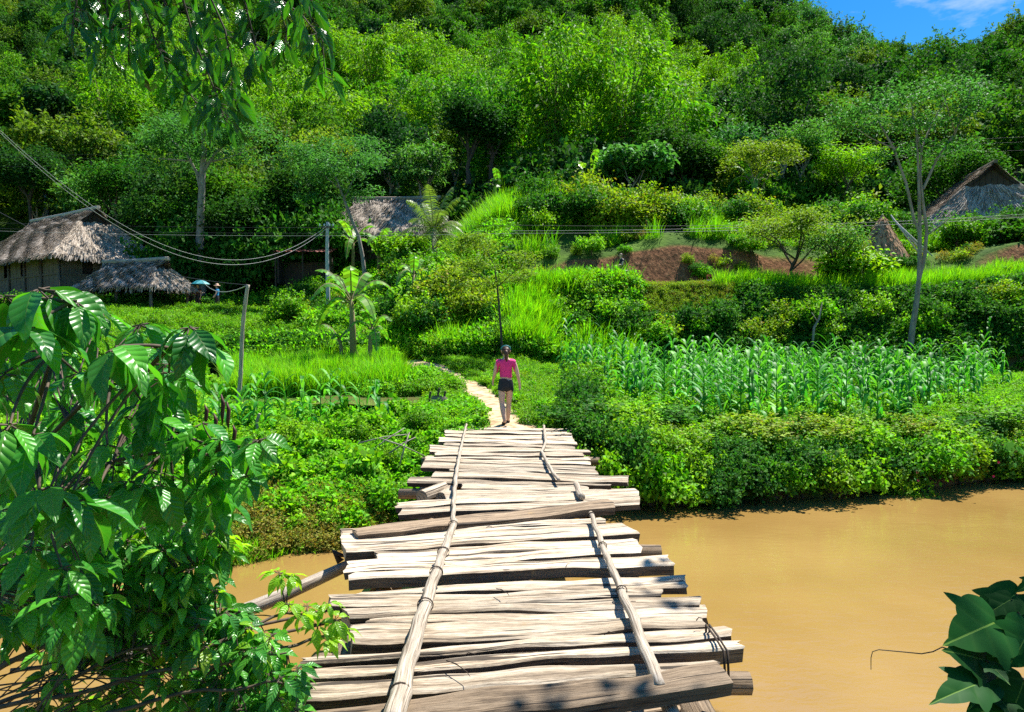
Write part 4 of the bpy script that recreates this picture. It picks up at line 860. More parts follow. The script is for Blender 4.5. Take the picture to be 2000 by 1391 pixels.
def tree_at(name, px, py, Y, limbs, crown_me, label, cat='tree', bark='trunk', crown_loc=(0, 0, 0), sc_=1.0, rz=0):
    t = empty(name, P(px, py, Y), rz, label, cat); ob('trunk', limbs_mesh('trunk', limbs, M[bark], 8), t); c = ob('crown', crown_me, t); c.location = crown_loc; return t
def V3(*a): return Vector(a)
def rel(px, py, Y, b_): return P(px, py, Y) - b_
def sprays(name, mat, tips, seed, n, rad, leaf, wid, flat=.35, up=1.0):
    """loose layered foliage round limb tips"""
    r = np.random.default_rng(seed); T = np.array([tuple(t) for t in tips]); k = r.integers(0, len(T), n)
    d = unit(n, r); rr = rad * (r.random((n, 1)) ** .5) * (.7 + .6 * r.random(len(T))[k][:, None])
    C = T[k] + d * rr * [1, 1, flat] + [0, 0, .1 * rad]; Nn = unit(n, r) * .5 + [0, 0, up]; D = unit(n, r) * [1, 1, .4]; D[:, 2] -= .15; L = leaf * (.6 + .8 * r.random(n))
    return mesh(name, *cards(C, D, Nn, L, L * wid), mat)
# tall slender tree on the right, double trunk
B0 = P(1775, 690, 26.5); q = lambda px, py, dy=0: rel(px, py, 26.5 + dy, B0)
LR = [([V3(0, 0, -.3), q(1782, 640), q(1790, 590), q(1794, 550)], [.13, .11, .10, .09]),
      ([q(1794, 552), q(1796, 500), q(1796, 450), q(1795, 380), q(1792, 300), q(1788, 250)], [.075, .075, .07, .055, .04, .02]),
      ([q(1794, 552), q(1806, 500), q(1810, 450), q(1803, 400), q(1797, 340), q(1800, 290)], [.065, .065, .06, .05, .04, .03]),
      ([q(1796, 455), q(1785, 430), q(1770, 360), q(1745, 290), q(1720, 245), q(1715, 235)], [.06, .055, .05, .045, .03, .02]),
      ([q(1803, 370), q(1830, 310), q(1865, 260), q(1890, 200), q(1895, 170)], [.05, .045, .04, .03, .015]),
      ([q(1800, 300), q(1785, 240), q(1780, 200)], [.04, .03, .01]), ([q(1800, 290), q(1820, 240, .5), q(1850, 190, .8)], [.04, .03, .01]),
      ([q(1810, 460), q(1850, 430, -.3), q(1890, 400, -.4)], [.03, .02, .01]), ([q(1745, 290), q(1700, 270, -.3), q(1670, 250, -.4)], [.03, .02, .01]), ([q(1865, 260), q(1850, 210, -.5), q(1840, 180, -.6)], [.025, .02, .01])]
tips = [q(a, c, d) for a, c, d in ((1700, 210, 0), (1670, 230, .4), (1730, 190, -.5), (1760, 200, .3), (1790, 180, -.3), (1820, 200, .5), (1850, 175, 0), (1885, 170, .2), (1900, 205, -.4), (1915, 180, .5), (1800, 240, -.7), (1760, 250, .2), (1840, 240, .3), (1870, 235, -.3), (1690, 255, .1), (1720, 240, .8), (1650, 215, 0), (1780, 290, .4), (1840, 290, -.4), (1640, 240, .3), (1720, 310, .4), (1870, 290, .5))]
t = empty('slender_tree', B0, 0, 'tall slender pale-barked tree with forked trunk rising from the corn field edge', 'tree')
ob('trunk', limbs_mesh('trunk', LR, M['trunk'], 8), t); ob('crown', sprays('crown', M['airy'], tips, 70, 5200, .85, .17, .34, .45), t)
# airy tree behind the walkers
B0 = P(392, 600, 46); q = lambda px, py, dy=0: rel(px, py, 46 + dy, B0)
LA = [([V3(0, 0, -.5), q(394, 540), q(390, 480), q(393, 400), q(396, 330), q(400, 290)], [.36, .30, .27, .24, .2, .15]), ([q(394, 380), q(385, 340), q(365, 300), q(330, 270)], [.12, .1, .08, .04]), ([q(396, 340), q(420, 300), q(460, 265)], [.1, .08, .04]), ([q(395, 350), q(370, 315), q(310, 310)], [.09, .06, .03]), ([q(398, 300), q(395, 250), q(410, 220)], [.1, .06, .03]), ([q(396, 320), q(440, 310), q(500, 290)], [.08, .06, .03])]
tips = [q(rng.uniform(285, 520), rng.uniform(225, 330), rng.uniform(-3, 3)) for _ in range(26)]
t = empty('airy_tree', B0, 0, 'tall grey-trunked tree with flat feathery crown between the huts', 'tree'); ob('trunk', limbs_mesh('trunk', LA, M['trunk'], 8), t); ob('crown', sprays('crown', M['airy'], tips, 71, 9000, 1.7, .26, .34, .3), t)
# leaning feathery tree by the utility pole
B0 = P(716, 560, 42); q = lambda px, py, dy=0: rel(px, py, 42 + dy, B0)
LB = [([V3(0, 0, -.3), q(708, 500), q(700, 460), q(683, 420), q(665, 370), q(650, 335)], [.14, .12, .11, .1, .08, .05]), ([q(665, 370), q(640, 350), q(615, 325)], [.05, .04, .02]), ([q(672, 390), q(690, 350), q(700, 310)], [.05, .04, .02]), ([q(650, 335), q(630, 310), q(625, 290)], [.04, .03, .01]), ([q(650, 335), q(665, 305), q(670, 290)], [.04, .03, .01])]
tips = [q(rng.uniform(560, 730), rng.uniform(280, 345), rng.uniform(-2, 2)) for _ in range(18)] + [q(rng.uniform(600, 720), rng.uniform(340, 400), rng.uniform(-1, 1)) for _ in range(5)]
t = empty('leaning_tree', B0, 0, 'leaning feathery tree behind the top of the utility pole', 'tree'); ob('trunk', limbs_mesh('trunk', LB, M['trunk'], 8), t); ob('crown', sprays('crown', M['airy'], tips, 72, 7000, 1.3, .22, .34, .28), t)
# sapling behind the girl
B0 = P(982, 690, 24); q = lambda px, py, dy=0: rel(px, py, 24 + dy, B0)
LS = [([V3(0, 0, -.2), q(978, 640), q(974, 590), q(970, 550), q(966, 520)], [.045, .04, .035, .03, .02]), ([q(972, 565), q(940, 540), q(915, 525)], [.02, .015, .01]), ([q(972, 560), q(1000, 535), q(1020, 520)], [.02, .015, .01]), ([q(966, 520), q(950, 490), q(940, 480)], [.015, .01, .006])]
tips = [q(rng.uniform(890, 1035), rng.uniform(495, 560), rng.uniform(-1, 1)) for _ in range(14)] + [q(rng.uniform(880, 980), rng.uniform(465, 510), rng.uniform(-.8, .8)) for _ in range(7)]
t = empty('sapling', B0, 0, 'slim feathery sapling rising directly behind the girl in pink', 'tree'); ob('trunk', limbs_mesh('trunk', LS, M['dtrunk'], 6), t); ob('crown', sprays('crown', M['airyel'], tips, 73, 4200, .55, .12, .36, .35), t)
B0 = P(1585, 700, 26.6); q = lambda px, py: rel(px, py, 26.6, B0)
b = MB(); b.tube([V3(0, 0, -.2), q(1588, 660), q(1590, 640), q(1600, 622), q(1606, 590)], [.05, .045, .05, .035, .015], 7); b.tube([q(1596, 628), q(1585, 610)], [.025, .01], 5)
ob('bare_stem', b.build('bare_stem', M['trunk'], True), loc=B0, label='bare crooked grey stem sticking up at the back of the corn', cat='dead tree')
# pinnate yellow-green tree above the cut bank, and others
def small_tree(px, py, Y, H, top, mat, seed, n, rad, leaf, wid, label, spread=2, bark='dtrunk', flat=.5, r0=.09, nm='tree'):
    L, tp_ = limb_tree(seed, H, r0, .45, spread, 7, sub=3); t = empty(nm, P(px, py, Y), 0, label, 'tree'); ob('trunk', limbs_mesh('trunk', L, M[bark], 7), t)
    ob('crown', sprays('crown', M[mat], tp_ + [x_ + Vector((0, 0, -.4)) for x_ in tp_[::2]], seed, n, rad, leaf, wid, flat), t); return t
small_tree(1548, 575, 32, 3.6, 0, 'airyel', 81, 5600, .95, .15, .4, 'yellow-green layered tree spreading over the red cut bank', 2.3)
small_tree(1625, 560, 31.5, 2.4, 0, 'airy', 82, 2400, .7, .15, .36, 'small blue-green feathery tree low against the cut bank', 1.4)
small_tree(1235, 425, 46, 4.6, 0, 'airy', 83, 4200, 1.1, .36, .6, 'papaya-like tree with pale clustered leaves between two banana plants', 1.9, 'trunk', nm='papaya_tree')
small_tree(1330, 440, 50, 6.2, 0, 'dark', 84, 7000, 1.5, .26, .6, 'dense dark tree hung with creepers above the cut bank', 2.2, r0=.2, flat=.9)
small_tree(1365, 430, 52, 5.2, 0, 'broad', 85, 6000, 1.4, .26, .6, 'dense broad-leaved tree right of the darkest creeper-hung tree', 2.0, r0=.2, flat=.9)
small_tree(1478, 420, 48, 4.6, 0, 'airyel', 86, 4600, 1.1, .22, .4, 'flat-topped yellow-green tree over a banana plant', 2.4, 'trunk', flat=.3)
small_tree(1565, 400, 52, 5.6, 0, 'airy', 87, 4600, 1.2, .24, .4, 'blue-green feathery tree with a thin upright trunk', 1.9, 'trunk')
small_tree(1650, 420, 50, 4.6, 0, 'bamboo', 88, 5000, 1.2, .24, .35, 'soft yellow-green tree left of the slender forked tree', 2.2)
small_tree(915, 360, 54, 5.6, 0, 'dark', 89, 6000, 1.5, .26, .6, 'dark creeper-covered tree right of the coconut palm', 2.1, flat=.9, r0=.2)
small_tree(960, 350, 56, 5.6, 0, 'broad', 90, 6000, 1.4, .26, .6, 'broad-leaved tree with dark hollow beneath, above the grassy slope', 2.1, flat=.9, r0=.2)
small_tree(1245, 480, 38, 2.0, 0, 'yshrub', 91, 4200, .75, .14, .6, 'small yellow bushy tree in the middle of the cut bank', 1.3, flat=.8)
small_tree(1340, 490, 38, 2.0, 0, 'dshrub', 92, 4200, .85, .16, .6, 'small dark bushy tree overhanging the cut bank', 1.3, flat=.9)
for i, (px, py, Y, H, mt, lb) in enumerate(((470, 590, 48, 6.4, 'dark', 'dense dark tree right of the grey-trunked airy tree'), (540, 585, 49, 6.6, 'dark', 'dense dark tree left of the red-roofed shed'), (570, 560, 52, 7.4, 'broad', 'broad green tree behind the red-roofed shed'),
                            (300, 560, 56, 6.6, 'dark', 'dark tree above the small thatched hut'), (345, 560, 52, 5.5, 'broad', 'green tree between the small hut and the airy tree'), (600, 500, 50, 6.0, 'dark', 'dark tree left of the middle house roof'),
                            (1850, 470, 52, 6.0, 'broad', 'green tree left of the right house roof'), (445, 560, 53, 8.5, 'broad', 'tall green tree behind the airy tree'), (630, 420, 58, 6.5, 'airyel', 'light green tree above the middle house'), (230, 480, 60, 6.5, 'broad', 'broad green tree behind the big left hut'), (60, 450, 62, 6.5, 'dark', 'dark tree behind the left end of the big hut'),
                            (792, 560, 44, 3.0, 'shrub', 'leafy green tree hiding the right half of the middle house wall'), (1985, 560, 36, 3.4, 'broad', 'broad green tree at the right edge below the right house'), (1668, 575, 31, 1.5, 'shrub', 'low leafy tree left of the straw stack'))):
    small_tree(px, py, Y, H, 0, mt, 120 + i, 8000 if H > 4 else 2600, 1.5 if H > 4 else .7, .26, .55, lb, 2.6 if H > 4 else 1.4, flat=.85, r0=.16)
# taro at the waterline
def taro(px, py, Y, seed, lb):
    r = random.Random(seed); t = empty('taro_plant', P(px, py, Y), 0, lb, 'taro plant', 'taro plants at the waterline')
    for i in range(4):
        az = r.uniform(2.6, 6.8); L = r.uniform(.18, .36); e = V3(math.cos(az) * L * .5, math.sin(az) * L * .6 - .1, L * 1.1); b = MB(); b.tube([V3(0, 0, 0), e * .5 + V3(0, 0, .08), e], [.012, .01, .006], 5, m=1)
        s = r.uniform(.16, .24); d = V3(math.cos(az), math.sin(az), -1.1).normalized(); S = d.cross(V3(0, 0, 1)).normalized(); n_ = S.cross(d)
        ol = [(-.35, 0), (-.5, .3), (-.25, .55), (.3, .5), (.8, .25), (1.3, 0), (.8, -.25), (.3, -.5), (-.25, -.55), (-.5, -.3)]
        V = [e] + [e + d * a * s + S * c * s - n_ * abs(c) * s * .25 for a, c in ol]; b.add(V, [(0, k + 1, (k + 1) % 10 + 1) for k in range(10)], m=0); ob('leaf', b.build('leaf', [M['weed'], M['ctrunk']]), t)
taro(1835, 925, 12.9, 1, 'taro plant with large leaves at the waterline, left of the pink flowers'); taro(1862, 930, 13.0, 2, 'taro plant with drooping leaves touching the water below the pink flowers'); taro(1968, 905, 13.5, 3, 'taro plant at the waterline on the right edge')
for i, (px, py, Y) in enumerate(((1957, 869, 13.3), (1986, 874, 13.3), (1949, 903, 13.1), (1792, 938, 12.45), (1939, 930, 13.0), (1790, 922, 12.4))):
    b = MB(); c = P(px, py, Y)
    for k in range(5):
        a = k * 1.2566; b.add([c, c + V3(math.cos(a - .4) * .022, -.02, math.sin(a - .4) * .022), c + V3(math.cos(a) * .028, -.02, math.sin(a) * .028), c + V3(math.cos(a + .4) * .022, -.02, math.sin(a + .4) * .022)], [(0, 1, 2, 3)])
    ob('flower', b.build('flower', M['flower']), label='pink blossom on the shrubs of the right river bank', cat='flower', group='pink blossoms on the right bank')

# ------------------------------------------------------------------ thatched houses
def thatch_roof(parent, L, W, H, inset, g, seed, over=.45, n=5200, sl=.75, mat='thatch', sag=.12):
    """hip roof with small gablets; local frame, eaves at z=0, ridge along x"""
    r = np.random.default_rng(seed); xg = L / 2 - inset; wg = W / 2 * (1 - g)
    quads = [((-L / 2, -W / 2, 0), (L / 2, -W / 2, 0), (xg, -wg, g * H), (-xg, -wg, g * H)), ((-xg, -wg, g * H), (xg, -wg, g * H), (xg + over, 0, H), (-xg - over, 0, H)),
             ((L / 2, W / 2, 0), (-L / 2, W / 2, 0), (-xg, wg, g * H), (xg, wg, g * H)), ((xg, wg, g * H), (-xg, wg, g * H), (-xg - over, 0, H), (xg + over, 0, H)),
             ((L / 2, -W / 2, 0), (L / 2, W / 2, 0), (xg, wg, g * H), (xg, -wg, g * H)), ((-L / 2, W / 2, 0), (-L / 2, -W / 2, 0), (-xg, -wg, g * H), (-xg, wg, g * H))]
    n = int(n * 1.7); b = MB(); cards_V = []; cards_U = []
    ar = [((Vector(q[1]) - Vector(q[0])).length + (Vector(q[2]) - Vector(q[3])).length) / 2 * (Vector(q[3]) - Vector(q[0])).length for q in quads]
    for q, a_ in zip(quads, ar):
        A, B_, C_, D_ = [Vector(v) for v in q]; nn = (B_ - A).cross(D_ - A).normalized(); ph = r.random() * 6
        def f(i, j, dz=0):
            p = A.lerp(B_, i).lerp(D_.lerp(C_, i), j); e = math.sin(math.pi * j) ** 1
            k = .07 * math.sin(i * 11 + ph) * math.sin(j * 5 + ph) + .05 * math.sin(i * 31 + j * 13)
            return p + nn * (k * min(1, 4 * min(i, 1 - i) + .15) - sag * e * .5 + dz)
        uvf = lambda i, j: ((B_ - A).length * i + ph * 3, (D_ - A).length * j)
        b.grid(26, 10, lambda i, j: f(i, j), 0, uvf); b.grid(26, 10, lambda i, j: f(i, j, -.22), 1, uvf)
        if q[0][2] == 0: b.add([f(0, 0), f(1, 0), f(1, 0, -.22), f(0, 0, -.22)], [(0, 3, 2, 1)], m=1)
        k = int(n * a_ / sum(ar))
        for _ in range(k):
            i, j = r.random(), r.random() ** 1.25; p = f(i, j, .02); dn = (A.lerp(B_, i) - D_.lerp(C_, i)).normalized(); s_ = (B_ - A).normalized(); l = sl * r.uniform(.5, 1.1) * .8; wd = .02 + .05 * r.random()
            dn = (dn + s_ * r.normal() * .13).normalized(); e = p + dn * l + nn * (r.random() * .035) - Vector((0, 0, .12 * max(0, (l * 1.2 - j * 4))))
            cards_V.append((p - s_ * wd * .5 + nn * .01, p + s_ * wd * .5 + nn * .01, e + s_ * wd * .35 + nn * .03, e - s_ * wd * .35)); cards_U.append((p.x + p.y, p.z))
        # ragged fringe on the eaves
        if q[0][2] == 0:
            for _ in range(int((B_ - A).length * 26)):
                i = r.random(); p = f(i, .01, 0); dn = (A.lerp(B_, i) - D_.lerp(C_, i)).normalized(); s_ = (B_ - A).normalized(); l = r.uniform(.12, .42); wd = .06
                e = p + dn * l * .6 - Vector((0, 0, l * .7)); cards_V.append((p - s_ * wd * .5, p + s_ * wd * .5, e + s_ * wd * .3, e - s_ * wd * .3)); cards_U.append((p.x + p.y, p.z))
    for cv, u in zip(cards_V, cards_U): b.add(cv, [(0, 1, 2, 3)], [u, (u[0] + .1, u[1]), (u[0] + .1, u[1] + .5), (u[0], u[1] + .5)])
    # ridge capping
    b.tube([(-xg - over, 0, H + .02), (0, 0, H - sag * .3), (xg + over, 0, H + .02)], [.13, .15, .13], 8)
    rf = ob('roof', b.build('roof', [M[mat], M['dwall']]), parent)
    for s in (-1, 1):
        b = MB(); b.add([(s * (xg + .02), -wg, g * H - .1), (s * (xg + .02), wg, g * H - .1), (s * (xg + .02), 0, H - .08)], [(0, 1, 2)])
        for k in range(9): y = (k / 8 - .5) * wg * 1.7; b.box((s * (xg + .05), y, g * H + (1 - abs(y) / wg) * (1 - g) * H * .45), (.02, .03, (1 - abs(y) / wg) * (1 - g) * H * .45))
        ob('gable', b.build('gable', M['dwall']), rf)
    return rf
def house(loc, rz, L, W, H, inset, g, wallh, stilt, label, seed, n=5200, wall='wall', ov=.9, open_=False, sl=.75, mat='thatch'):
    t = empty('thatched_house', loc, rz, label, 'house'); rf = thatch_roof(t, L, W, H, inset, g, seed, n=n, sl=sl, mat=mat); rf.location = (0, 0, stilt + wallh)
    lw, ww = L / 2 - ov, W / 2 - ov
    if not open_:
        b = MB()
        for s in (-1, 1):
            # walls of upright boards with window gaps
            for (ln_, fx) in ((lw, 0), (ww, 1)):
                k = int(ln_ * 2 / .32)
                for i in range(k):
                    u = -ln_ + (i + .5) * 2 * ln_ / k; isw = (i % 9 in (4, 5)); lo, hi = (.0, wallh) if not isw else (0, wallh * .42)
                    c = (u, s * ww, stilt + (lo + hi) / 2) if not fx else (s * lw, u, stilt + (lo + hi) / 2); h = (ln_ / k * .96, .02 + .008 * (i % 2), (hi - lo) / 2) if not fx else (.02 + .008 * (i % 2), ln_ / k * .96, (hi - lo) / 2); b.box(c, h)
        ob('wall', b.build('wall', M[wall]), t)
        b = MB()
        for s in (-1, 1):
            b.box((0, s * (ww + .06), stilt + wallh * .45), (lw, .03, .05)); b.box((s * (lw + .06), 0, stilt + wallh * .45), (.03, ww, .05)); b.box((0, s * (ww + .25), stilt - .08), (lw + .3, .05, .07)); b.box((s * (lw + .25), 0, stilt - .17), (.05, ww + .3, .07))
        b.box((0, 0, stilt - .02), (lw - .05, ww - .05, .05)); ob('floor_frame', b.build('floor_frame', M['wall']), t)
        b = MB(); b.box((0, 0, stilt + wallh * .5), (lw - .3, ww - .3, wallh * .5)); ob('interior_block', b.build('interior_block', M['dwall']), t)  # solid dark box filling the house behind the window gaps
    for x in np.linspace(-lw, lw, max(3, int(L / 2.4))):
        for y in (-ww - .1, ww + .1):
            b = MB(); b.tube([(x, y, -1.5), (x, y, stilt + wallh + .1)], [.11, .09], 7); ob('post', b.build('post', M['wall' if wall == 'wall' else 'dwall'], True), t)
    return t
# big hut on the left: near corner of the eaves at (108, 492)
def place_corner(corner, rz, L, W, dz):
    c = Vector((math.cos(rz) * L / 2 + math.sin(rz) * W / 2, math.sin(rz) * L / 2 - math.cos(rz) * W / 2, 0)); return Vector((corner.x - c.x, corner.y - c.y, corner.z - dz))
rz = R(-34); cz = P(100, 494, 44); base_ = place_corner(cz, rz, 15, 7.8, 4.1)
house(base_, rz, 15, 7.8, 3.7, 2.5, .72, 2.2, 1.9, 'big grey-thatched stilt house at the left edge with bamboo walls', 1, 9000)
rz = R(-20); cz = P(296, 556, 39); base_ = place_corner(cz, rz, 6.4, 3.5, 1.9)
house(base_, rz, 6.4, 3.5, 1.65, 1.0, .68, 1.9, 0, 'low open-sided thatched hut beside the path in front of the big stilt house', 2, 4200, open_=True, ov=.5, sl=.55)
# middle house
rz = R(-4); base_ = place_corner(P(893, 452, 46.5), rz, 10.2, 7.2, 4.2)
house(base_, rz, 10.2, 7.2, 3.0, 2.2, .8, 2.2, 2.0, 'middle thatched house with dark walls behind the coconut palm', 3, 5000, wall='dwall', ov=.9)
# right house seen gable-on
rz = R(-103); e_ = P(1962, 440, 44); base_ = e_ - Vector((math.cos(rz), math.sin(rz), 0)) * 4.6; base_.z -= 2.3
house(base_, rz, 9.2, 10.4, 4.5, 1.9, .68, 2.2, 0.0, 'grey-thatched house with dark gable triangle at the right edge', 4, 7000, wall='dwall')
# red-roofed shed by the utility pole
t = empty('shed', P(600, 556, 45), R(4), 'small shed with rusty red roof left of the middle house', 'shed'); b = MB()
b.grid(24, 3, lambda i, j: (-1.9 + 3.8 * i, -1.4 + 2.4 * j, 2.0 + .55 * j + .03 * math.sin(i * 90))); b.grid(24, 3, lambda i, j: (-1.9 + 3.8 * i, -1.4 + 2.4 * j, 1.97 + .55 * j + .03 * math.sin(i * 90))); ob('roof', b.build('roof', M['tin']), t)
b = MB(); b.box((0, .4, .6), (1.6, .05, .9)); b.box((-1.6, -.3, .9), (.05, .7, .9)); b.box((1.6, -.3, .9), (.05, .7, .9)); ob('wall', b.build('wall', M['dwall']), t)
for x in (-1.7, 0, 1.7):
    b = MB(); b.tube([(x, -1.2, -1), (x, -1.2, 2.0)], .05, 6); ob('post', b.build('post', M['dwall']), t)
# straw stack with leaning poles on the right
t = empty('straw_stack', P(1722, 492, 35.3), 0, 'brown straw stack with pale poles leaning on its right side', 'straw stack'); r = np.random.default_rng(4)
b = MB(); b.grid(20, 8, lambda i, j: ((1.35 * (1 - j) + .04) * math.cos(i * 6.283) * (1 + .08 * math.sin(i * 40)), (1.2 * (1 - j) + .04) * math.sin(i * 6.283), -.5 + 2.4 * j), 0, lambda i, j: (i * 7, j * 2.5))
for _ in range(1400):
    i, j = r.random() * 6.283, r.random(); p = Vector((1.37 * (1 - j) * math.cos(i), 1.22 * (1 - j) * math.sin(i), -.5 + 2.4 * j)); d = Vector((math.cos(i) * .5, math.sin(i) * .5, -.9)); s = Vector((-math.sin(i), math.cos(i), 0)) * .03; e = p + d * .3 + Vector((r.normal() * .05, r.normal() * .05, 0)); b.add([p - s, p + s, e + s, e - s], [(0, 1, 2, 3)])
ob('straw', b.build('straw', M['bthatch']), t)
for k in range(3):
    b = MB(); b.tube([(.15 + .05 * k, -.5, 1.8 - .1 * k), (1.5 + .22 * k, -.9 - .1 * k, -.35)], .035, 6); ob('leaning_pole', b.build('leaning_pole', M['concrete'], True), t)

# ------------------------------------------------------------------ poles, cables, stones
def post_thing(name, px0, py0, px1, py1, Y, r0, r1, mat, label, cat, nodes=0, Y1=None):
    A = P(px0, py0, Y); B_ = P(px1, py1, Y1 or Y); b = MB(); n_ = 40; rad = []
    for i in range(n_ + 1):
        t = i / n_; rr = r0 + (r1 - r0) * t
        if nodes and i % nodes == 0: rr *= 1.18
        rad.append(rr)
    b.tube([(B_ - A) * (i / n_ * 1.12 - .12) + Vector((.03 * math.sin(i * .16), 0, 0)) for i in range(n_ + 1)], rad, 10); return ob(name, b.build(name, M[mat], True), loc=A, label=label, cat=cat)
up_ = post_thing('utility_pole', 640, 640, 640, 434, 38, .13, .09, 'concrete', 'grey concrete utility pole behind the large banana plant', 'pole')
b = MB(); b.box((0, -.12, 5.55), (.4, .03, .03)); ob('crossarm', b.build('crossarm', M['wire']), up_)
for x in (-.35, -.1, .2, .38):
    b = MB(); b.tube([(x, -.12, 5.58), (x, -.12, 5.66), (x, -.12, 5.72)], [.03, .045, .02], 8); ob('insulator', b.build('insulator', M['white'], True), up_)
post_thing('bamboo_stake', 462, 800, 484, 556, 16.4, .052, .042, 'pole', 'tall leaning bamboo stake holding up a cable on the left', 'stake', 5)
post_thing('bamboo_stake', 500, 862, 507, 808, 13.6, .03, .028, 'pole', 'short bamboo stake just below the corn row on the left', 'stake', 12)
for k, (px, a, c) in enumerate(((842, 806, 765), (857, 806, 758), (869, 812, 764))):
    post_thing('wooden_stake', px, a + 12, px + (1 if k else -1), c, 16.3 + .1 * k, .03, .025, 'twig', ['leftmost', 'middle', 'rightmost'][k] + ' of the three short stakes around the fish basket', 'stake')
b = MB(); b.grid(14, 8, lambda i, j: ((.14 + .07 * math.sin(j * 2.6)) * math.cos(i * 6.283), (.14 + .07 * math.sin(j * 2.6)) * math.sin(i * 6.283), j * .5)); b.grid(14, 1, lambda i, j: (.12 * j * math.cos(i * 6.283), .12 * j * math.sin(i * 6.283), .02))
ob('fish_basket', b.build('fish_basket', M['basket'], True), loc=P(858, 815, 16.1), label='woven cane fish basket between three short stakes', cat='basket')
def cable(name, A, B_, sag, r, mat, label, grp=None, cat='cable', seg=40):
    b = MB(); b.tube([A.lerp(B_, i / seg) - Vector((0, 0, sag * 4 * (i / seg) * (1 - i / seg))) for i in range(seg + 1)], r, 5, cap=False); return ob(name, b.build(name, M[mat], True), label=label, cat=cat, group=grp)
A = P(-60, 196, 22)
for k in range(2):
    cable('cable', A + V3(0, 0, -.06 * k), P(640, 440 + 5 * k, 37.9), 3.3 + .12 * k, .0095, 'lwire', ['upper', 'lower'][k] + ' of the twin sagging cables from top left to the utility pole')
cable('cable', P(-60, 380, 20), P(484, 557, 16.4), .5, .008, 'wire', 'thin dark cable from the left edge down to the bamboo stake')
cable('cable', P(484, 557, 16.4), P(395, 548, 36), .35, .012, 'lwire', 'pale cable from the bamboo stake towards the blue umbrella')
cable('cable', P(484, 560, 16.4), P(1900, 950, 13.4), 0.9, .0035, 'wire', 'hair-thin wire hanging from the bamboo stake across the bank')  if False else None
UT = P(640, 438, 37.9)
for k, (yl, yr, dep) in enumerate(((432, 418, 34), (443, 431, 34), (448, 436, 34))):
    cable('power_line', P(-200, yl - 4, dep), P(1000, yl + 8, dep), .25, .007, 'wire' if k < 2 else 'lwire', ['topmost', 'middle', 'lowest'][k] + ' of three power lines crossing in front of the middle house roof', cat='power line')
    cable('power_line', P(1000, yl + 8, dep), P(2300, [404, 396, 402][k], dep), .35, .008, 'wire' if k == 0 else 'lwire', ['topmost', 'middle', 'lowest'][k] + ' of three power lines crossing before the cut bank to the right house', cat='power line')
for k, (yl, yr) in enumerate(((298, 262), (304, 272), (322, 288))):
    cable('power_line', P(-200, yl, 52), P(2200, yr - 4, 52), .8, .006, 'wire', ['topmost', 'middle', 'lowest'][k] + ' of the three high power lines crossing the lower forest', cat='power line')
def stone(px, py, Y, lb):
    t = empty('kilometre_stone', P(px, py, Y), 0, lb, 'milestone'); b = MB()
    b.box((0, 0, .26), (.11, .07, .3)); ob('body', b.build('body', M['white']), t)
    b = MB(); b.tube([(0, -.072, .56), (0, .072, .56)], .112, 14); b.box((0, 0, .50), (.112, .072, .06)); ob('cap', b.build('cap', M['red']), t)
stone(1385, 566, 30.2, 'white kilometre stone with red top on the road verge'); stone(1058, 566, 30.4, 'white kilometre stone half hidden in grass left of the motorbike')

# ------------------------------------------------------------------ people and animals
dg = None
def skin_mesh(name, chains, sub=2):
    """chains: list of [(point, radius), ...]; first point of later chains may equal an earlier point"""
    V = []; E = []; Rr = []; key = {}
    for ch in chains:
        pr = None
        for p, r in ch:
            k = tuple(round(c, 4) for c in p)
            if k not in key: key[k] = len(V); V.append(p); Rr.append(r)
            i = key[k]
            if pr is not None: E.append((pr, i))
            pr = i
    me = bpy.data.meshes.new(name); me.from_pydata(V, E, []); o = bpy.data.objects.new(name, me); col.objects.link(o)
    o.modifiers.new('s', 'SKIN'); 
    for i, r in enumerate(Rr):
        sv = me.skin_vertices[0].data[i]; sv.radius = (r, r) if not hasattr(r, '__len__') else r
    me.skin_vertices[0].data[0].use_root = True
    m_ = o.modifiers.new('u', 'SUBSURF'); m_.levels = m_.render_levels = sub
    bpy.context.view_layer.update(); d = bpy.context.evaluated_depsgraph_get(); ev = o.evaluated_get(d); out = bpy.data.meshes.new_from_object(ev, depsgraph=d)
    bpy.data.objects.remove(o); out.name = name; return out
def shell(body, test, off, name, mat, parent):
    """garment: the part of the body surface that passes the test, pushed out"""
    n_ = len(body.vertices); co = np.empty(n_ * 3); body.vertices.foreach_get('co', co); co = co.reshape(-1, 3); no = np.empty(n_ * 3); body.vertices.foreach_get('normal', no); no = no.reshape(-1, 3)
    sel = [p for p in body.polygons if all(test(*co[v]) for v in p.vertices)]
    if not sel: return None
    mp = {}; V = []; Fc = []
    for p in sel:
        f = []
        for v in p.vertices:
            if v not in mp: mp[v] = len(V); V.append(co[v] + no[v] * off)
            f.append(mp[v])
        Fc.append(f)
    return ob(name, mesh(name, V, Fc, mat, smooth=True), parent)
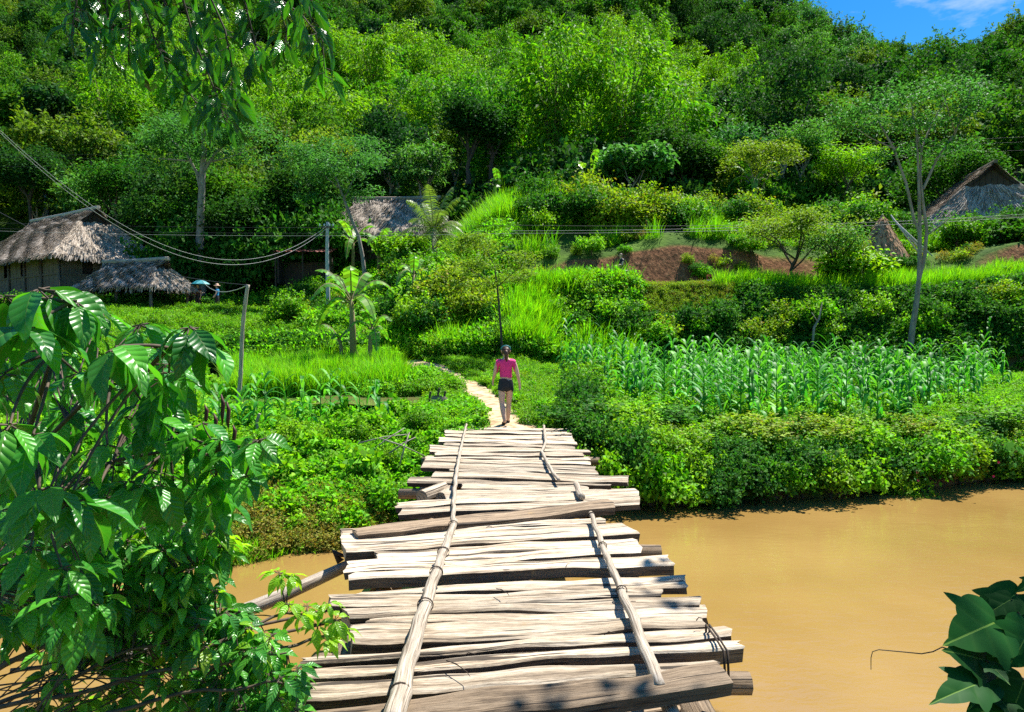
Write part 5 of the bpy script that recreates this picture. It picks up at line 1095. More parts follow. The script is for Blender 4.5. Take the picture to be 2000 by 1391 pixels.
def person(loc, h, yaw, label, top, bottom, stride=.06, arms=None, long_=False, hair=True, hat=None, group=None, pony=False, sleeves=False, seated=False, shoe='shoe', cat='person'):
    t = empty('person', loc, yaw, label, cat, group); s = h
    # body faces +Y; x>0 is its right when seen from behind
    pel = (0, 0, .515); wai = (0, .005, .60); che = (0, 0, .70); sho = (0, -.005, .785); nek = (0, 0, .845); hd0 = (0, .012, .885); hd1 = (0, .012, .935); hd2 = (0, .0, .968)
    ch = [[(pel, (.075, .058)), (wai, (.064, .048)), (che, (.078, .055)), (sho, (.058, .042)), (nek, .028), (hd0, (.042, .05)), (hd1, (.047, .058)), (hd2, (.034, .04))]]
    A = arms or ((.0, .0), (.0, .0))
    for sd in (-1, 1):
        f, o = A[0 if sd < 0 else 1]; st = stride * sd
        hip = (sd * .048, 0, .475)
        if seated: kn = (sd * .09, .2, .46); an = (sd * .09, .16, .24); to = (sd * .09, .25, .2)
        else: kn = (sd * .045 - .006, st * .5 + .015, .275); an = (sd * .026 + .004, st * 1.0 - (.02 if st < 0 else 0), .045 + (.02 if st < 0 else 0)); to = (an[0] + sd * .012, an[1] + .085, .018)
        ch.append([(pel, (.075, .058)), (hip, .058), ((hip[0] * .5 + kn[0] * .5, kn[1] * .5, hip[2] * .5 + kn[2] * .5), .048), (kn, .033), ((kn[0] * .65 + an[0] * .35, kn[1] * .65 + an[1] * .35 - .008, kn[2] * .65 + an[2] * .35), .036), (an, .021), (to, .018)])
        shd = (sd * .105, -.005, .785); el = (sd * (.135 + o * .4), -.012 + f * .5, .625 + max(0, f) * .1); wr = (sd * (.142 + o), .03 + f, .50 + max(0, f) * 1.2); hn = (sd * (.142 + o), .04 + f, .465 + max(0, f) * 1.25)
        ch.append([(sho, (.058, .042)), (shd, .034), (el, .023), (wr, .0155), (hn, .02)])
        for k in range(4): ch.append([(hn, .02), ((hn[0] + sd * .002, hn[1] + (k - 1.5) * .011, hn[2] - .022), .0062), ((hn[0] - sd * .004, hn[1] + (k - 1.5) * .012 + .003, hn[2] - .040 + .003 * abs(k - 1.3)), .005)])
        ch.append([(hn, .02), ((hn[0] - sd * .004, hn[1] + .024, hn[2] - .006), .0065), ((hn[0] - sd * .006, hn[1] + .03, hn[2] - .024), .0055)])
    bm_ = skin_mesh('body', [[(tuple(c * s for c in p), (tuple(c * s for c in r) if hasattr(r, '__len__') else r * s)) for p, r in c_] for c_ in ch])
    bm_.materials.clear(); bm_.materials.append(M['skin']); body = ob('body', bm_, t)
    # face: nose, ears, eyes, mouth
    b = MB()
    def pt(x, y, z): return V3(x * s, y * s, z * s)
    b.tube([pt(0, .062, .935), pt(0, .078, .915), pt(0, .066, .905)], [.006 * s, .010 * s, .008 * s], 6)
    for sd in (-1, 1): b.tube([pt(sd * .047, .012, .94), pt(sd * .056, .006, .925), pt(sd * .047, .012, .905)], [.004 * s, .009 * s, .005 * s], 6)
    ob('nose_and_ears', b.build('nose_and_ears', M['skin'], True), t)
    b = MB()
    for sd in (-1, 1): b.box(pt(sd * .02, .066, .935), (.008 * s, .004 * s, .004 * s))
    b.box(pt(0, .064, .893), (.014 * s, .004 * s, .003 * s)); ob('eyes_and_mouth', b.build('eyes_and_mouth', M['hair']), t)
    ax = .124 if not sleeves else .14
    shell(bm_, lambda x, y, z: (.585 if pony else .5) * s < z < .825 * s and (abs(x) < (.118 if z < .74 * s else ax) * s), .010 * s, 'shirt', M[top], t)
    shell(bm_, lambda x, y, z: (.03 if long_ else .418) * s < z < .59 * s and abs(x) < .118 * s, .009 * s if not long_ else .013 * s, 'trousers' if long_ else 'shorts', M[bottom], t)
    shell(bm_, lambda x, y, z: z < (.052 if not seated else .1) * s, .006 * s, 'shoes', M[shoe], t)
    hr = shell(bm_, lambda x, y, z: z > (.885 if y < .02 * s else .945) * s and y < .055 * s, .012 * s, 'hair', M['hair'], t)
    if pony:
        b = MB(); b.tube([pt(0, -.05, .93), pt(.002, -.075, .91), pt(0, -.07, .87), pt(.004, -.062, .825), pt(.002, -.058, .79)], [.016 * s, .024 * s, .023 * s, .017 * s, .004 * s], 8); ob('ponytail', b.build('ponytail', M['hair'], True), t)
        b = MB(); b.tube([pt(math.cos(a) * .058, .012 - .02 * math.sin(a), .945 + .045 * math.sin(a)) for a in [k * math.pi / 12 for k in range(13)]], .0075 * s, 6); ob('headband', b.build('headband', M['teal'], True), t)
    if hat:
        b = MB(); prof = [(.0, 1.03), (.045, 1.025), (.058, .98), (.062, .965), (.11, .955), (.118, .945)]
        b.grid(20, 5, lambda i, j: tuple(pt(prof[round(j * 5)][0] * math.cos(i * 6.2832), .005 + prof[round(j * 5)][0] * math.sin(i * 6.2832), prof[round(j * 5)][1]))); ob('hat', b.build('hat', M[hat], True), t)
    return t
gz = tz1((990 - 1000) / F * 13.3, 13.3)
person((P(988, 833, 13.32).x, 13.32, gz - .02), 1.58, R(4), 'girl in pink shirt and black shorts walking away at the bridge end', 'pink', 'black', .085, ((.045, .015), (-.035, .03)), pony=True)
x, Y = P(425, 600, 41.5).x, 41.5
person((x, Y, tz1(x, Y) + .08), 1.62, R(100), 'walker in straw hat, blue shirt and dark trousers on the red path', 'blue', 'black', .11, ((.05, .02), (.08, .0)), long_=True, hat='straw', sleeves=True)
x, Y = P(387, 600, 42.2).x, 42.2
person((x, Y, tz1(x, Y)), 1.72, R(160), 'person in dark red top and black trousers holding the blue umbrella', 'maroon', 'black', .04, ((.0, .0), (.13, -.03)), long_=True, sleeves=True)
um = empty('umbrella', (x + .12, Y - .1, tz1(x, Y) + .95), 0, 'open blue-green umbrella carried by the person in dark red', 'umbrella'); b = MB(); b.tube([(0, 0, 0), (.08, 0, .98)], .012, 6); ob('shaft', b.build('shaft', M['wire']), um)
b = MB(); b.grid(8, 5, lambda i, j: (.1 + .58 * j * math.cos(i * 6.2832), .58 * j * math.sin(i * 6.2832), .98 - .26 * j * j)); b.grid(8, 5, lambda i, j: (.1 + .575 * j * math.cos(i * 6.2832), .575 * j * math.sin(i * 6.2832), .965 - .26 * j * j)); ob('canopy', b.build('canopy', M['teal']), um)
x = P(375, 600, 42.6).x
person((x, 42.6, tz1(x, 42.6)), 1.6, R(170), 'person in green shirt under the thatch edge, beside the umbrella holder', 'green', 'black', .03, long_=True, sleeves=True)
# dog lying in the grass
x, Y = P(606, 640, 36).x, 36.0; dz = tz1(x, Y)
d_ = empty('dog', (x, Y, dz + .12), R(5), 'small sandy brown dog on the grass left of the utility pole', 'dog')
dm = skin_mesh('body', [[((-.2, 0, .14), (.09, .1)), ((0, 0, .16), (.1, .11)), ((.18, 0, .18), (.085, .1)), ((.28, 0, .27), .055), ((.35, 0, .3), .06), ((.43, 0, .27), .028)], [((-.2, 0, .14), (.09, .1)), ((-.3, 0, .24), .022), ((-.27, 0, .34), .018)],
                         [((-.2, 0, .14), (.09, .1)), ((-.17, .08, .06), .045), ((-.24, .08, -.02), .022), ((-.2, .08, -.1), .018)], [((-.2, 0, .14), (.09, .1)), ((-.2, -.08, .06), .045), ((-.26, -.08, -.02), .022), ((-.23, -.08, -.1), .018)],
                         [((.18, 0, .18), (.085, .1)), ((.18, .07, .05), .03), ((.19, .07, -.1), .02)], [((.18, 0, .18), (.085, .1)), ((.22, -.07, .05), .03), ((.23, -.07, -.1), .02)]])
dm.materials.clear(); dm.materials.append(M['dog']); ob('body', dm, d_); b = MB()
for s in (-1, 1): b.add([(.33, s * .03, .34), (.33, s * .06, .32), (.32, s * .05, .4)], [(0, 1, 2)])
ob('ears', b.build('ears', M['dog']), d_)
# motorbike and rider on the road, half hidden by grass
x, Y = P(1213, 566, 31).x, 31.0; dz = tz1(x, Y)
mb = empty('motorbike', (x, Y, dz), R(200), 'dark motorbike on the road half hidden behind tall grass', 'motorbike')
for xx_ in (-.6, .6):
    b = MB(); b.tube([(xx_ + .27 * math.cos(a), 0, .3 + .27 * math.sin(a)) for a in [k * 6.2832 / 20 for k in range(21)]], .04, 6); ob('wheel', b.build('wheel', M['black'], True), mb)
b = MB(); b.tube([(-.65, 0, .62), (-.3, 0, .75), (.15, 0, .74), (.35, 0, .6), (.5, 0, .85)], [.06, .11, .1, .07, .05], 8); b.tube([(-.1, 0, .35), (.15, 0, .4)], [.14, .13], 8); ob('frame', b.build('frame', M['wire'], True), mb)
b = MB(); b.tube([(.5, -.33, 1.0), (.47, 0, .98), (.5, .33, 1.0)], .02, 6); b.tube([(.6, 0, .3), (.48, 0, .98)], .03, 6); ob('handlebar', b.build('handlebar', M['wire'], True), mb)
person((x, Y, dz + .02), 1.6, R(110), 'rider in dark clothes and helmet on the motorbike', 'black', 'black', .03, ((.12, .0), (.12, .0)), long_=True, hair=True, sleeves=True, seated=True, hat=None)
# boulder-like pale rock none; sticks in the bank
for k, (px, py, px2, py2, Y) in enumerate(((700, 880, 800, 862, 12.2), (715, 905, 790, 850, 12.0), (760, 900, 812, 868, 11.9), (740, 870, 830, 905, 11.8), (780, 925, 800, 858, 11.7))):
    b = MB(); A = P(px, py - 14, Y - .5); B_ = P(px2, py2 - 14, Y - .2); b.tube([A, A.lerp(B_, .5) + V3(0, 0, .03), B_], [.014, .012, .008], 5); ob('dead_branch', b.build('dead_branch', M['trunk'], True), label='dry pale stick in the weeds left of the bridge end', cat='dead branch', group='dry sticks left of the bridge end')

# ------------------------------------------------------------------ foreground plants with real, veined leaves
def leaf_tpl(nu=9, wide=.42, tip=.16):
    """returns template verts (across, along, height), uv, quads"""
    V = []; U = []; us = (-1, -.55, 0, .55, 1)
    for i in range(nu + 1):
        t = i / nu; hw = wide * .5 * (math.sin(math.pi * min(1, t / (1 - tip * .55)) ** .85) ** .8 if t < (1 - tip * .55) else 0) * (1 - .15 * t) + (.012 if 0 < t < 1 else 0) + (.03 * (1 - t) / tip if 1 - tip < t < 1 else 0)
        for u in us: V.append((u * hw, t, .30 * abs(u) * hw * 2 * .5 + .012 * math.sin(t * 40) * abs(u) - .05 * wide * u * u * math.sin(t * 9))); U.append((u, t))
    Q = [(i * 5 + k, i * 5 + k + 1, i * 5 + k + 6, i * 5 + k + 5) for i in range(nu) for k in range(4)]
    return np.array(V), np.array(U), np.array(Q)
TP = leaf_tpl(); TPN = leaf_tpl(8, .36, .2)
class Leaves:
    def __init__(s): s.V = []; s.U = []; s.F = []; s.n = 0; s.M = []
    def add(s, p, d, n, L, tpl=TP, curl=.35, wsc=1.0, m=0, twist=0):
        Vt, Ut, Q = tpl; d = d.normalized(); S = d.cross(n)
        if S.length < 1e-4: S = Vector((1, 0, 0))
        S.normalize(); n = S.cross(d)
        t = Vt[:, 1]; a = Vt[:, 0] * wsc; ang = curl * t            # bend along the length
        fx = np.sin(ang * 1.0) / max(curl, 1e-3) if curl > .01 else t; fz = -(1 - np.cos(ang)) / max(curl, 1e-3)
        tw = twist * t
        P_ = np.outer(fx, d) + np.outer(fz * 1.0 + Vt[:, 2] * np.cos(tw), n) + np.outer(a, S) + np.outer(a * np.sin(tw), n)
        s.V.append(np.array(p) + P_ * L); s.U.append(Ut); s.F.append(Q + s.n); s.n += len(Vt); s.M += [m] * len(Q)
    def build(s, name, mats): return mesh(name, np.concatenate(s.V), np.concatenate(s.F), mats, uv=np.concatenate(s.U), smooth=True, mi=s.M)
rr_ = random.Random(11)
def whorl(LV, ST, c, n, L, droop=(.2, 1.1), tpl=TP, m=0, face=None, r=rr_, petL=.16, az0=None):
    a0 = r.random() * 6.28 if az0 is None else az0
    for i in range(n):
        az = a0 + i * 2.4 + r.uniform(-.3, .3); dr = r.uniform(*droop); d = V3(math.cos(az) * math.cos(dr), math.sin(az) * math.cos(dr), -math.sin(dr)); l = L * r.uniform(.72, 1.12)
        nrm = V3(0, 0, 1) + V3(r.uniform(-.5, .5), r.uniform(-.6, .3), 0)
        p0 = c + d * l * .05; p1 = c + (d + V3(0, 0, .35)).normalized() * l * petL * 1.4
        ST.tube([p0, p1], .0022 * L / .2 + .0008, 4, cap=False); mm = m if not callable(m) else m(r)
        LV.add(p1, d, nrm, l, tpl, r.uniform(.25, .95), r.uniform(.9, 1.2), mm, r.uniform(-.6, .6))
def branch(ST, A, B_, r0, r1, bow=.08, seg=8, r=rr_):
    o = V3(r.uniform(-1, 1), r.uniform(-.6, .6), r.uniform(.2, 1)) * bow * (B_ - A).length
    ST.tube([A.lerp(B_, k / seg) + o * 4 * (k / seg) * (1 - k / seg) * .6 for k in range(seg + 1)], [r0 + (r1 - r0) * k / seg for k in range(seg + 1)], 6, cap=False)
# --- big-leaved shrub on the left
LV, ST = Leaves(), MB()
SKEL = [P(-220, 1480, 2.3), P(-120, 1250, 2.3), P(-20, 1000, 2.25), P(60, 830, 2.2), P(105, 690, 2.1), P(140, 590, 2.0)]
SK2 = [P(-60, 1150, 2.35), P(90, 1000, 2.4), P(220, 900, 2.4), P(330, 880, 2.4), P(430, 880, 2.35), P(505, 865, 2.3)]
SK3 = [P(20, 930, 2.3), P(130, 820, 2.3), P(230, 720, 2.2), P(330, 680, 2.1), P(385, 650, 2.1)]
for S_, r0 in ((SKEL, .017), (SK2, .012), (SK3, .011)):
    ST.tube(S_, [r0 * .75 * (1 - .6 * k / 5) for k in range(len(S_))], 7, cap=False)
allk = SKEL + SK2 + SK3
W1 = [(px_, py_, Y_, L_ * .78, n_) for px_, py_, Y_, L_, n_ in [(75, 575, 1.95, .21, 8), (150, 600, 2.0, .20, 7), (10, 590, 2.0, .20, 6), (60, 650, 1.9, .22, 7), (105, 585, 2.05, .19, 6), (225, 690, 1.9, .20, 8), (300, 690, 2.1, .17, 7), (370, 650, 2.1, .19, 8), (400, 680, 2.15, .17, 7),
      (330, 740, 2.2, .16, 6), (150, 740, 2.1, .18, 7), (20, 840, 1.8, .20, 8), (65, 860, 1.85, .19, 7), (10, 740, 2.0, .19, 7), (100, 960, 1.75, .19, 8), (135, 990, 1.8, .19, 8), (30, 1000, 1.8, .17, 6), (60, 1080, 1.9, .17, 7), (120, 1120, 1.9, .16, 7),
      (505, 870, 2.25, .17, 8), (470, 890, 2.3, .17, 7), (430, 870, 2.3, .16, 7), (400, 900, 2.3, .15, 7), (480, 940, 2.3, .15, 6), (420, 950, 2.4, .16, 7), (350, 860, 2.3, .16, 7), (280, 800, 2.2, .17, 7), (340, 980, 2.4, .15, 7), (210, 880, 2.0, .17, 6), (175, 1020, 2.1, .16, 6), (250, 950, 2.2, .16, 6)]]
for px, py, Y, L, n_ in W1:
    c = P(px, py - 12, Y); k = min(allk, key=lambda q: (q - c).length); branch(ST, k, c, .006, .0035); whorl(LV, ST, c, n_, L)
XB = ([590, 640, 700, 830, 870, 930, 1000, 1050, 1100, 1170, 1230], [170, 370, 400, 400, 500, 510, 450, 380, 330, 250, 220])
for k_ in range(135):
    py = rr_.uniform(625, 1230); mx_ = np.interp(py, *XB); px = mx_ * rr_.random() ** .8 - 30; Y = rr_.uniform(2.2, 3.3); c = P(px, py - 20, Y)
    k = min(allk, key=lambda q: (q - c).length); branch(ST, k, c, .0035, .002, .12); whorl(LV, ST, c, rr_.randint(5, 8), rr_.uniform(.11, .165), droop=(.1, 1.35))
t = empty('big_leaved_shrub', (0, 0, 0), 0, 'large shrub with big glossy veined leaves filling the left foreground', 'shrub')
def at_base(t, base_pt, objs):
    t.location = base_pt
    for o in objs: o.location = -Vector(base_pt)
f_ = ob('foliage', LV.build('foliage', [M['big'], M['young']]), t); s_ = ob('stem', ST.build('stem', M['twig'], True), t); at_base(t, P(-220, 1480, 2.3), (f_, s_))
# dry curled pods hanging in it
b = MB()
for px, py, l in ((432, 800, 60), (443, 812, 55), (418, 830, 45), (455, 850, 40), (400, 810, 40)):
    A = P(px, py - l * .5, 2.5); B_ = P(px + 3, py + l * .5, 2.5); b.tube([A, A.lerp(B_, .3) + V3(.006, 0, 0), A.lerp(B_, .7), B_], [.002, .008, .007, .001], 6)
o_ = ob('seed_pods', b.build('seed_pods', simple('dark_red_pod', (.07, .018, .014), .6), True), t); o_.location = -t.location
# --- small-leaved shrub, lower left, reaching the bridge
LV, ST = Leaves(), MB(); root = P(-100, 1500, 2.9)
def ym(r): return 0
MAIN = [[(-60, 1400, 2.9), (120, 1330, 2.9), (260, 1270, 2.9), (380, 1230, 2.9), (470, 1190, 2.95)], [(-60, 1400, 2.9), (150, 1350, 2.8), (330, 1310, 2.8), (470, 1290, 2.8), (560, 1270, 2.85)], [(-40, 1330, 2.8), (150, 1230, 2.8), (300, 1150, 2.8), (400, 1080, 2.9), (440, 1060, 2.9)],
        [(0, 1420, 2.7), (200, 1390, 2.7), (400, 1350, 2.75), (520, 1335, 2.8), (590, 1340, 2.8)], [(330, 1310, 2.8), (450, 1240, 2.9), (560, 1200, 3.1), (640, 1190, 3.2)], [(450, 1290, 2.9), (560, 1260, 3.1), (640, 1245, 3.2), (670, 1225, 3.3)]]
ak = []
for mp_ in MAIN:
    S_ = [P(*q) for q in mp_]; S_ = [S_[i].lerp(S_[i + 1], j / 4) for i in range(len(S_) - 1) for j in range(4)] + [S_[-1]]
    S_ = [p + V3(0, 0, .012 * math.sin(i * 1.1)) for i, p in enumerate(S_)]; ST.tube(S_, [.011 * (1 - .7 * i / len(S_)) for i in range(len(S_))], 6, cap=False); ak += S_
for k_ in range(24):       # bare thin sticks
    A = P(rr_.uniform(-80, 120), rr_.uniform(1330, 1480), rr_.uniform(2.6, 3.2)); B_ = P(rr_.uniform(120, 480), rr_.uniform(1180, 1380), rr_.uniform(2.7, 3.3)); branch(ST, A, B_, .004, .0015, .08)
for k_ in range(7):
    A = P(-60, rr_.uniform(1130, 1330), rr_.uniform(2.6, 3.2)); B_ = P(rr_.uniform(150, 420), rr_.uniform(1150, 1290), rr_.uniform(2.7, 3.3)); branch(ST, A, B_, .003, .0015, .05)
W2 = [(600, 1190, 3.2, 1), (640, 1185, 3.2, 1), (565, 1185, 3.1, 1), (655, 1215, 3.25, 1), (620, 1225, 3.2, 1), (670, 1235, 3.3, 1), (640, 1255, 3.2, 1), (585, 1205, 3.1, 1), (545, 1125, 3.2, 1), (565, 1130, 3.2, 1), (440, 1055, 2.9, 1), (450, 1075, 2.95, 1)]
for px, py, Y, yv in W2:
    c = P(px, py - 6, Y); k = min(ak, key=lambda q: (q - c).length); branch(ST, k, c, .004, .002); whorl(LV, ST, c, 9, .095, droop=(-.1, .9), tpl=TPN, m=1)
XS = ([1040, 1080, 1130, 1180, 1230, 1290, 1340, 1391], [430, 440, 440, 450, 500, 590, 590, 580])
for k_ in range(340):
    py = rr_.uniform(1020, 1400); mx_ = np.interp(py, *XS); px = mx_ * rr_.random() ** (.58) ; Y = rr_.uniform(2.75, 3.25)
    if px < 330 and rr_.random() < .12 and py > 1300: continue
    c = P(px, py - 8, Y); k = min(ak, key=lambda q: (q - c).length); branch(ST, k, c, .0035, .0018, .12); whorl(LV, ST, c, rr_.randint(6, 9), rr_.uniform(.085, .125), droop=(-.1, 1.2), tpl=TPN, m=lambda r: 1 if r.random() < .06 else 0)
t = empty('small_leaved_shrub', (0, 0, 0), 0, 'straggling shrub with small dark leaves and bare twigs over the water, touching the bridge', 'shrub')
f_ = ob('foliage', LV.build('foliage', [M['small'], M['young']]), t); s_ = ob('stem', ST.build('stem', M['twig'], True), t); at_base(t, P(-100, 1500, 2.9), (f_, s_))
# --- overhanging tree: hanging foliage top left, shade over the near deck
LV, ST = Leaves(), MB()
TRK = [V3(-3.4, -2.6, -.6), V3(-3.2, -2.3, 1.6), V3(-2.9, -1.6, 3.4), V3(-2.2, -.4, 4.6)]
ST.tube(TRK, [.30, .24, .2, .16], 12)
L1 = [TRK[-1], V3(-2.1, 1.2, 4.4), V3(-1.9, 2.4, 4.0), V3(-1.5, 3.3, 3.75)]; ST.tube(L1, [.14, .08, .045, .02], 8)
L2 = [TRK[-2], V3(-1.0, .8, 6.0), V3(1.4, 2.6, 7.1), V3(3.2, 5.2, 7.4), V3(4.8, 7.4, 7.4)]; ST.tube(L2, [.15, .12, .09, .06, .03], 8)
def hang(pts, n, L, r=rr_, r0=.005, spread=.35):
    Q = [P(*p) for p in pts]; ST.tube(Q, [r0 * (1 - .7 * i / (len(Q) - 1)) for i in range(len(Q))], 5, cap=False)
    for i in range(n):
        t = (i + r.random()) / n * (len(Q) - 1); k = min(int(t), len(Q) - 2); p = Q[k].lerp(Q[k + 1], t - k); az = r.random() * 6.28; sp_ = r.uniform(.05, 1.0) * spread * 2
        d = V3(math.cos(az) * sp_, math.sin(az) * sp_, -1).normalized(); nn = V3(r.uniform(-1, 1), -1 + r.uniform(-.6, .8), r.uniform(.0, .9)); l = L * r.uniform(.7, 1.15); pe = p + (d + V3(math.cos(az), math.sin(az), .3) * .8).normalized() * .035
        ST.tube([p, pe], .0016, 4, cap=False); LV.add(pe, d, nn, l, TPN, r.uniform(.1, .9), r.uniform(.62, .9), 0, r.uniform(-.9, .9))
HG = [([(140, -120, 2.6), (150, 0, 2.6), (140, 70, 2.6)], 22), ([(190, -120, 2.7), (210, 20, 2.7), (205, 110, 2.7)], 26), ([(240, -120, 2.6), (255, 40, 2.65), (250, 120, 2.7)], 28), ([(250, -80, 2.8), (300, 70, 2.8), (330, 150, 2.8)], 30), ([(300, -120, 2.9), (330, 60, 2.9), (375, 190, 2.9), (400, 225, 2.9)], 40),
      ([(330, -100, 2.7), (380, 80, 2.8), (425, 190, 2.8), (440, 235, 2.8)], 40), ([(360, -120, 2.9), (440, 60, 2.9), (455, 140, 2.9), (448, 200, 2.9)], 36), ([(420, -120, 2.7), (480, 10, 2.8), (500, 90, 2.8), (505, 130, 2.8)], 26), ([(400, -120, 2.8), (520, -20, 2.8), (590, 30, 2.8), (630, 80, 2.8), (635, 150, 2.8)], 34),
      ([(470, -80, 2.8), (540, 0, 2.9), (560, 60, 2.9), (555, 100, 2.9)], 22), ([(380, -100, 3.0), (400, 20, 3.0), (410, 90, 3.0)], 26), ([(180, -120, 3.0), (180, -20, 3.0), (230, 60, 3.0)], 26), ([(120, -120, 2.9), (180, -60, 2.9), (160, 40, 2.9)], 20), ([(480, -120, 2.6), (560, -40, 2.7), (600, 0, 2.7), (610, 50, 2.7)], 20)]
for pts, n_ in HG:
    branch(ST, L1[2], P(*pts[0]), .014, .006, .05); hang(pts, int(n_ * 1.15), .115, spread=.6)
def canopy(c, rad, n, L=.2, r=rr_):
    k = min(L2, key=lambda q: (q - c).length)
    for j in range(7): branch(ST, k, c + V3(r.uniform(-1, 1), r.uniform(-1, 1), r.uniform(-.3, .3)) * rad * .8, .02, .006, .06)
    for i in range(n):
        d = V3(r.gauss(0, 1), r.gauss(0, 1), r.gauss(0, .3)); d = d.normalized() * rad * r.random() ** .5; az = r.random() * 6.28
        LV.add(c + d, V3(math.cos(az), math.sin(az), -.5), V3(r.uniform(-.4, .4), r.uniform(-.4, .4), 1), L * r.uniform(.7, 1.1), TPN, .4, 1.3, 0)
canopy(V3(4.2, 7.85, 7.1), .55, 120); canopy(V3(4.35, 8.7, 7.1), .4, 60); canopy(V3(3.1, 5.6, 7.2), .75, 90); canopy(V3(3.6, 4.6, 7.0), 1.0, 240)
t = empty('overhanging_tree', (0, 0, 0), 0, 'tree leaning over the water, its dark glossy leaves hanging in at the top left', 'tree')
f_ = ob('foliage', LV.build('foliage', [M['hang']]), t); s_ = ob('branches', ST.build('branches', M['dtrunk'], True), t); at_base(t, TRK[0], (f_, s_))
# --- lobed-leaf vine bottom right
OL = [(0, 0), (.16, -.13), (.38, -.10), (.50, .10), (.50, .28), (.66, .52), (.42, .50), (.30, .60), (.24, .78), (.06, 1.0), (0, 1.16)]
_o = [OL[0]]
for (a0, c0), (a1, c1) in zip(OL[:-1], OL[1:]):
    for f_ in (1 / 3, 2 / 3, 1):
        q_ = math.sin(math.pi * f_) * .05; dx_, dy_ = a1 - a0, c1 - c0; _o.append((a0 + dx_ * f_ + dy_ * q_ * (1 if f_ < 1 else 0), c0 + dy_ * f_ - dx_ * q_ * (1 if f_ < 1 else 0)))
OL = _o + [(-a, c) for a, c in _o[-2:0:-1]]
def lobed_tpl():
    V = [(0, .35, 0)]; U = [(0, .35)]; n_ = len(OL)
    for k in (.4, .72, 1.0):
        for a, c in OL:
            x_, y_ = a * k, .35 + (c - .35) * k; V.append((x_, y_, .14 * abs(x_) - .2 * x_ * x_ - .12 * (y_ - .3) ** 2)); U.append((x_ * 3.2, y_))
    Q = [(0, 0, 1 + i, 1 + (i + 1) % n_) for i in range(n_)]
    q = [(1 + k * n_ + i, 1 + (k + 1) * n_ + i, 1 + (k + 1) * n_ + (i + 1) % n_, 1 + k * n_ + (i + 1) % n_) for k in (0, 1) for i in range(n_)]
    return V, U, [(0, 1 + i, 1 + (i + 1) % n_) for i in range(n_)], q
VT, UT_, T3, Q4 = lobed_tpl()
b = MB(); ST = MB(); hub = P(2080, 1330, 1.9)
def lobed(base_px, tip_px, Y, dY, nrm, wsc=1.0):
    A = P(base_px[0], base_px[1], Y); B_ = P(tip_px[0], tip_px[1], Y + dY); d = B_ - A; L = d.length / 1.45; d.normalize(); n_ = Vector(nrm); S = d.cross(n_).normalized(); n_ = S.cross(d)
    b.add([A + (S * x_ * wsc + d * y_ + n_ * z_) * L for x_, y_, z_ in VT], T3 + Q4, UT_); ST.tube([A, A.lerp(hub, .3) + V3(0, 0, -.02), A.lerp(hub, .7) + V3(0, 0, -.03), hub], .0028, 5, cap=False)
lobed((1945, 1215), (1822, 1268), 1.9, -.1, (.2, -.9, .9)); lobed((1925, 1290), (1825, 1262), 1.85, -.05, (0, -.75, .7), 1.1); lobed((1985, 1160), (1845, 1245), 2.0, -.05, (.6, -.5, 1), .55)
lobed((1975, 1170), (1900, 1215), 1.95, .0, (.3, -.5, 1), .8); lobed((1960, 1310), (1880, 1405), 1.85, -.1, (0, -1, .6), 1.15); lobed((1925, 1330), (1790, 1380), 1.8, -.1, (.1, -.5, 1), .6)
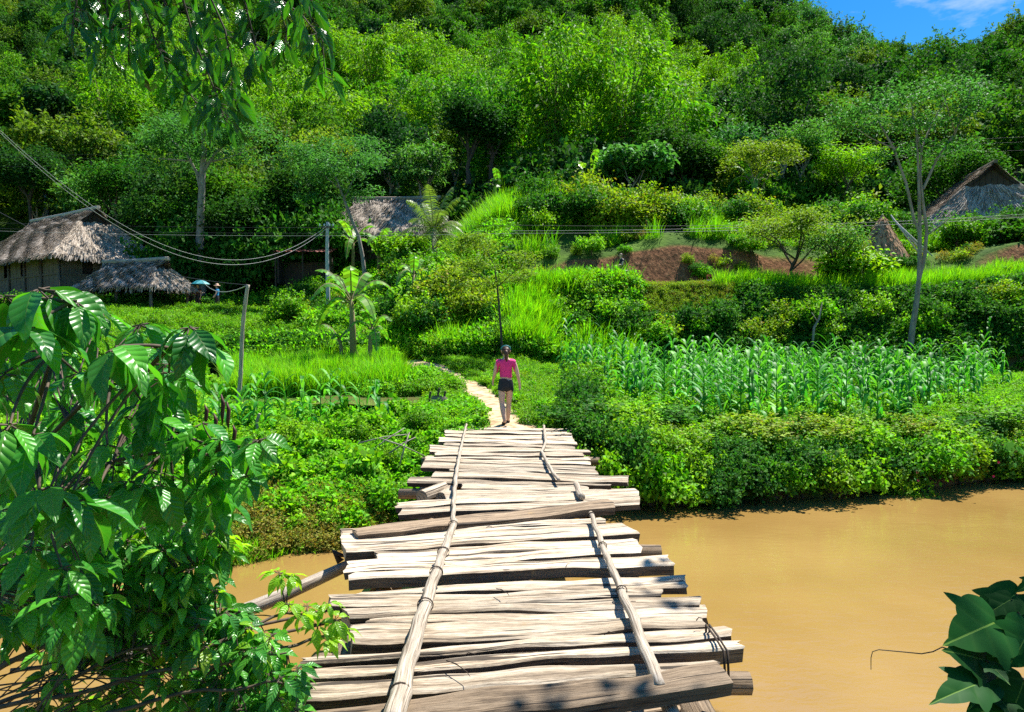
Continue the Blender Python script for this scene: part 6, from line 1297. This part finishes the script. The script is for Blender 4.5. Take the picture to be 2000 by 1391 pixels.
lobed((2010, 1230), (1960, 1330), 1.9, -.1, (.1, -1, .5), 1.0); lobed((2040, 1190), (1990, 1280), 2.0, -.1, (-.3, -1, .6), 1.0); lobed((2000, 1330), (1960, 1440), 1.8, -.05, (.1, -1, .5), 1.1); lobed((1960, 1370), (1860, 1420), 1.8, -.05, (.1, -.8, .7), .9); lobed((2050, 1280), (2010, 1400), 1.75, -.05, (-.1, -1, .5), 1.0); lobed((1985, 1250), (1900, 1240), 1.92, 0, (.2, -.6, 1), .8); lobed((1950, 1360), (1995, 1420), 1.8, -.1, (0, -1, .5), 1.0); lobed((1990, 1200), (2010, 1290), 1.97, -.1, (0, -1, .5), .9); lobed((1900, 1350), (1840, 1330), 1.82, -.05, (.3, -.6, .8), .8); lobed((2030, 1130), (1965, 1165), 2.0, 0, (0, -.5, 1), .6); lobed((1930, 1295), (1985, 1345), 1.83, -.1, (0, -.8, .8), .8)
ST.tube([P(*q) for q in ((1701, 1308, 1.9), (1701, 1285, 1.9), (1704, 1273, 1.9), (1716, 1269, 1.9), (1760, 1273, 1.9), (1800, 1277, 1.9), (1822, 1273, 1.9), (1840, 1264, 1.9), (1925, 1290, 1.87))], [.001, .0012, .0013, .0014, .0016, .0017, .0018, .002, .0022], 5)
ST.tube([hub, hub + V3(.2, -.1, -.6), hub + V3(.5, -.5, -1.6)], [.006, .008, .01], 6)
t = empty('lobed_leaf_vine', (0, 0, 0), 0, 'vine with large dark lobed leaves and a curling tendril at the bottom right', 'vine')
f_ = ob('leaves', b.build('leaves', M['lobed'], True), t); s_ = ob('stem', ST.build('stem', M['twig'], True), t); at_base(t, hub + V3(.5, -.5, -1.6), (f_, s_))

# bits lying on the deck
for k, (px, py, l, a) in enumerate(((872, 1290, .22, -.9), (970, 1150, .16, -1.0), (1360, 1212, .05, .4), (905, 1282, .07, .3), (1105, 1108, .08, 1.1), (1180, 1240, .07, .2), (950, 1030, .07, -.4))):
    b = MB(); c = G(px, py, .05); d = V3(math.cos(a), math.sin(a), 0) * l; b.tube([c, c + d * .4 + V3(0, .01, .012), c + d * .75 + V3(.012, 0, .006), c + d], [.0035, .003, .0025, .001], 5)
    if k < 2: b.tube([c + d * .5 + V3(0, .01, .01), c + d * .4 + V3(-.04, .03, .015)], [.002, .001], 4)
    ob('twig', b.build('twig', M['rope'], True), label=['forked dark twig lying right of the near bamboo rail', 'curved thin twig on the planks in the middle of the deck'][k] if k < 2 else 'small scrap of dark twig on the bridge planks', cat='twig', group=None if k < 2 else 'twig scraps on the planks')
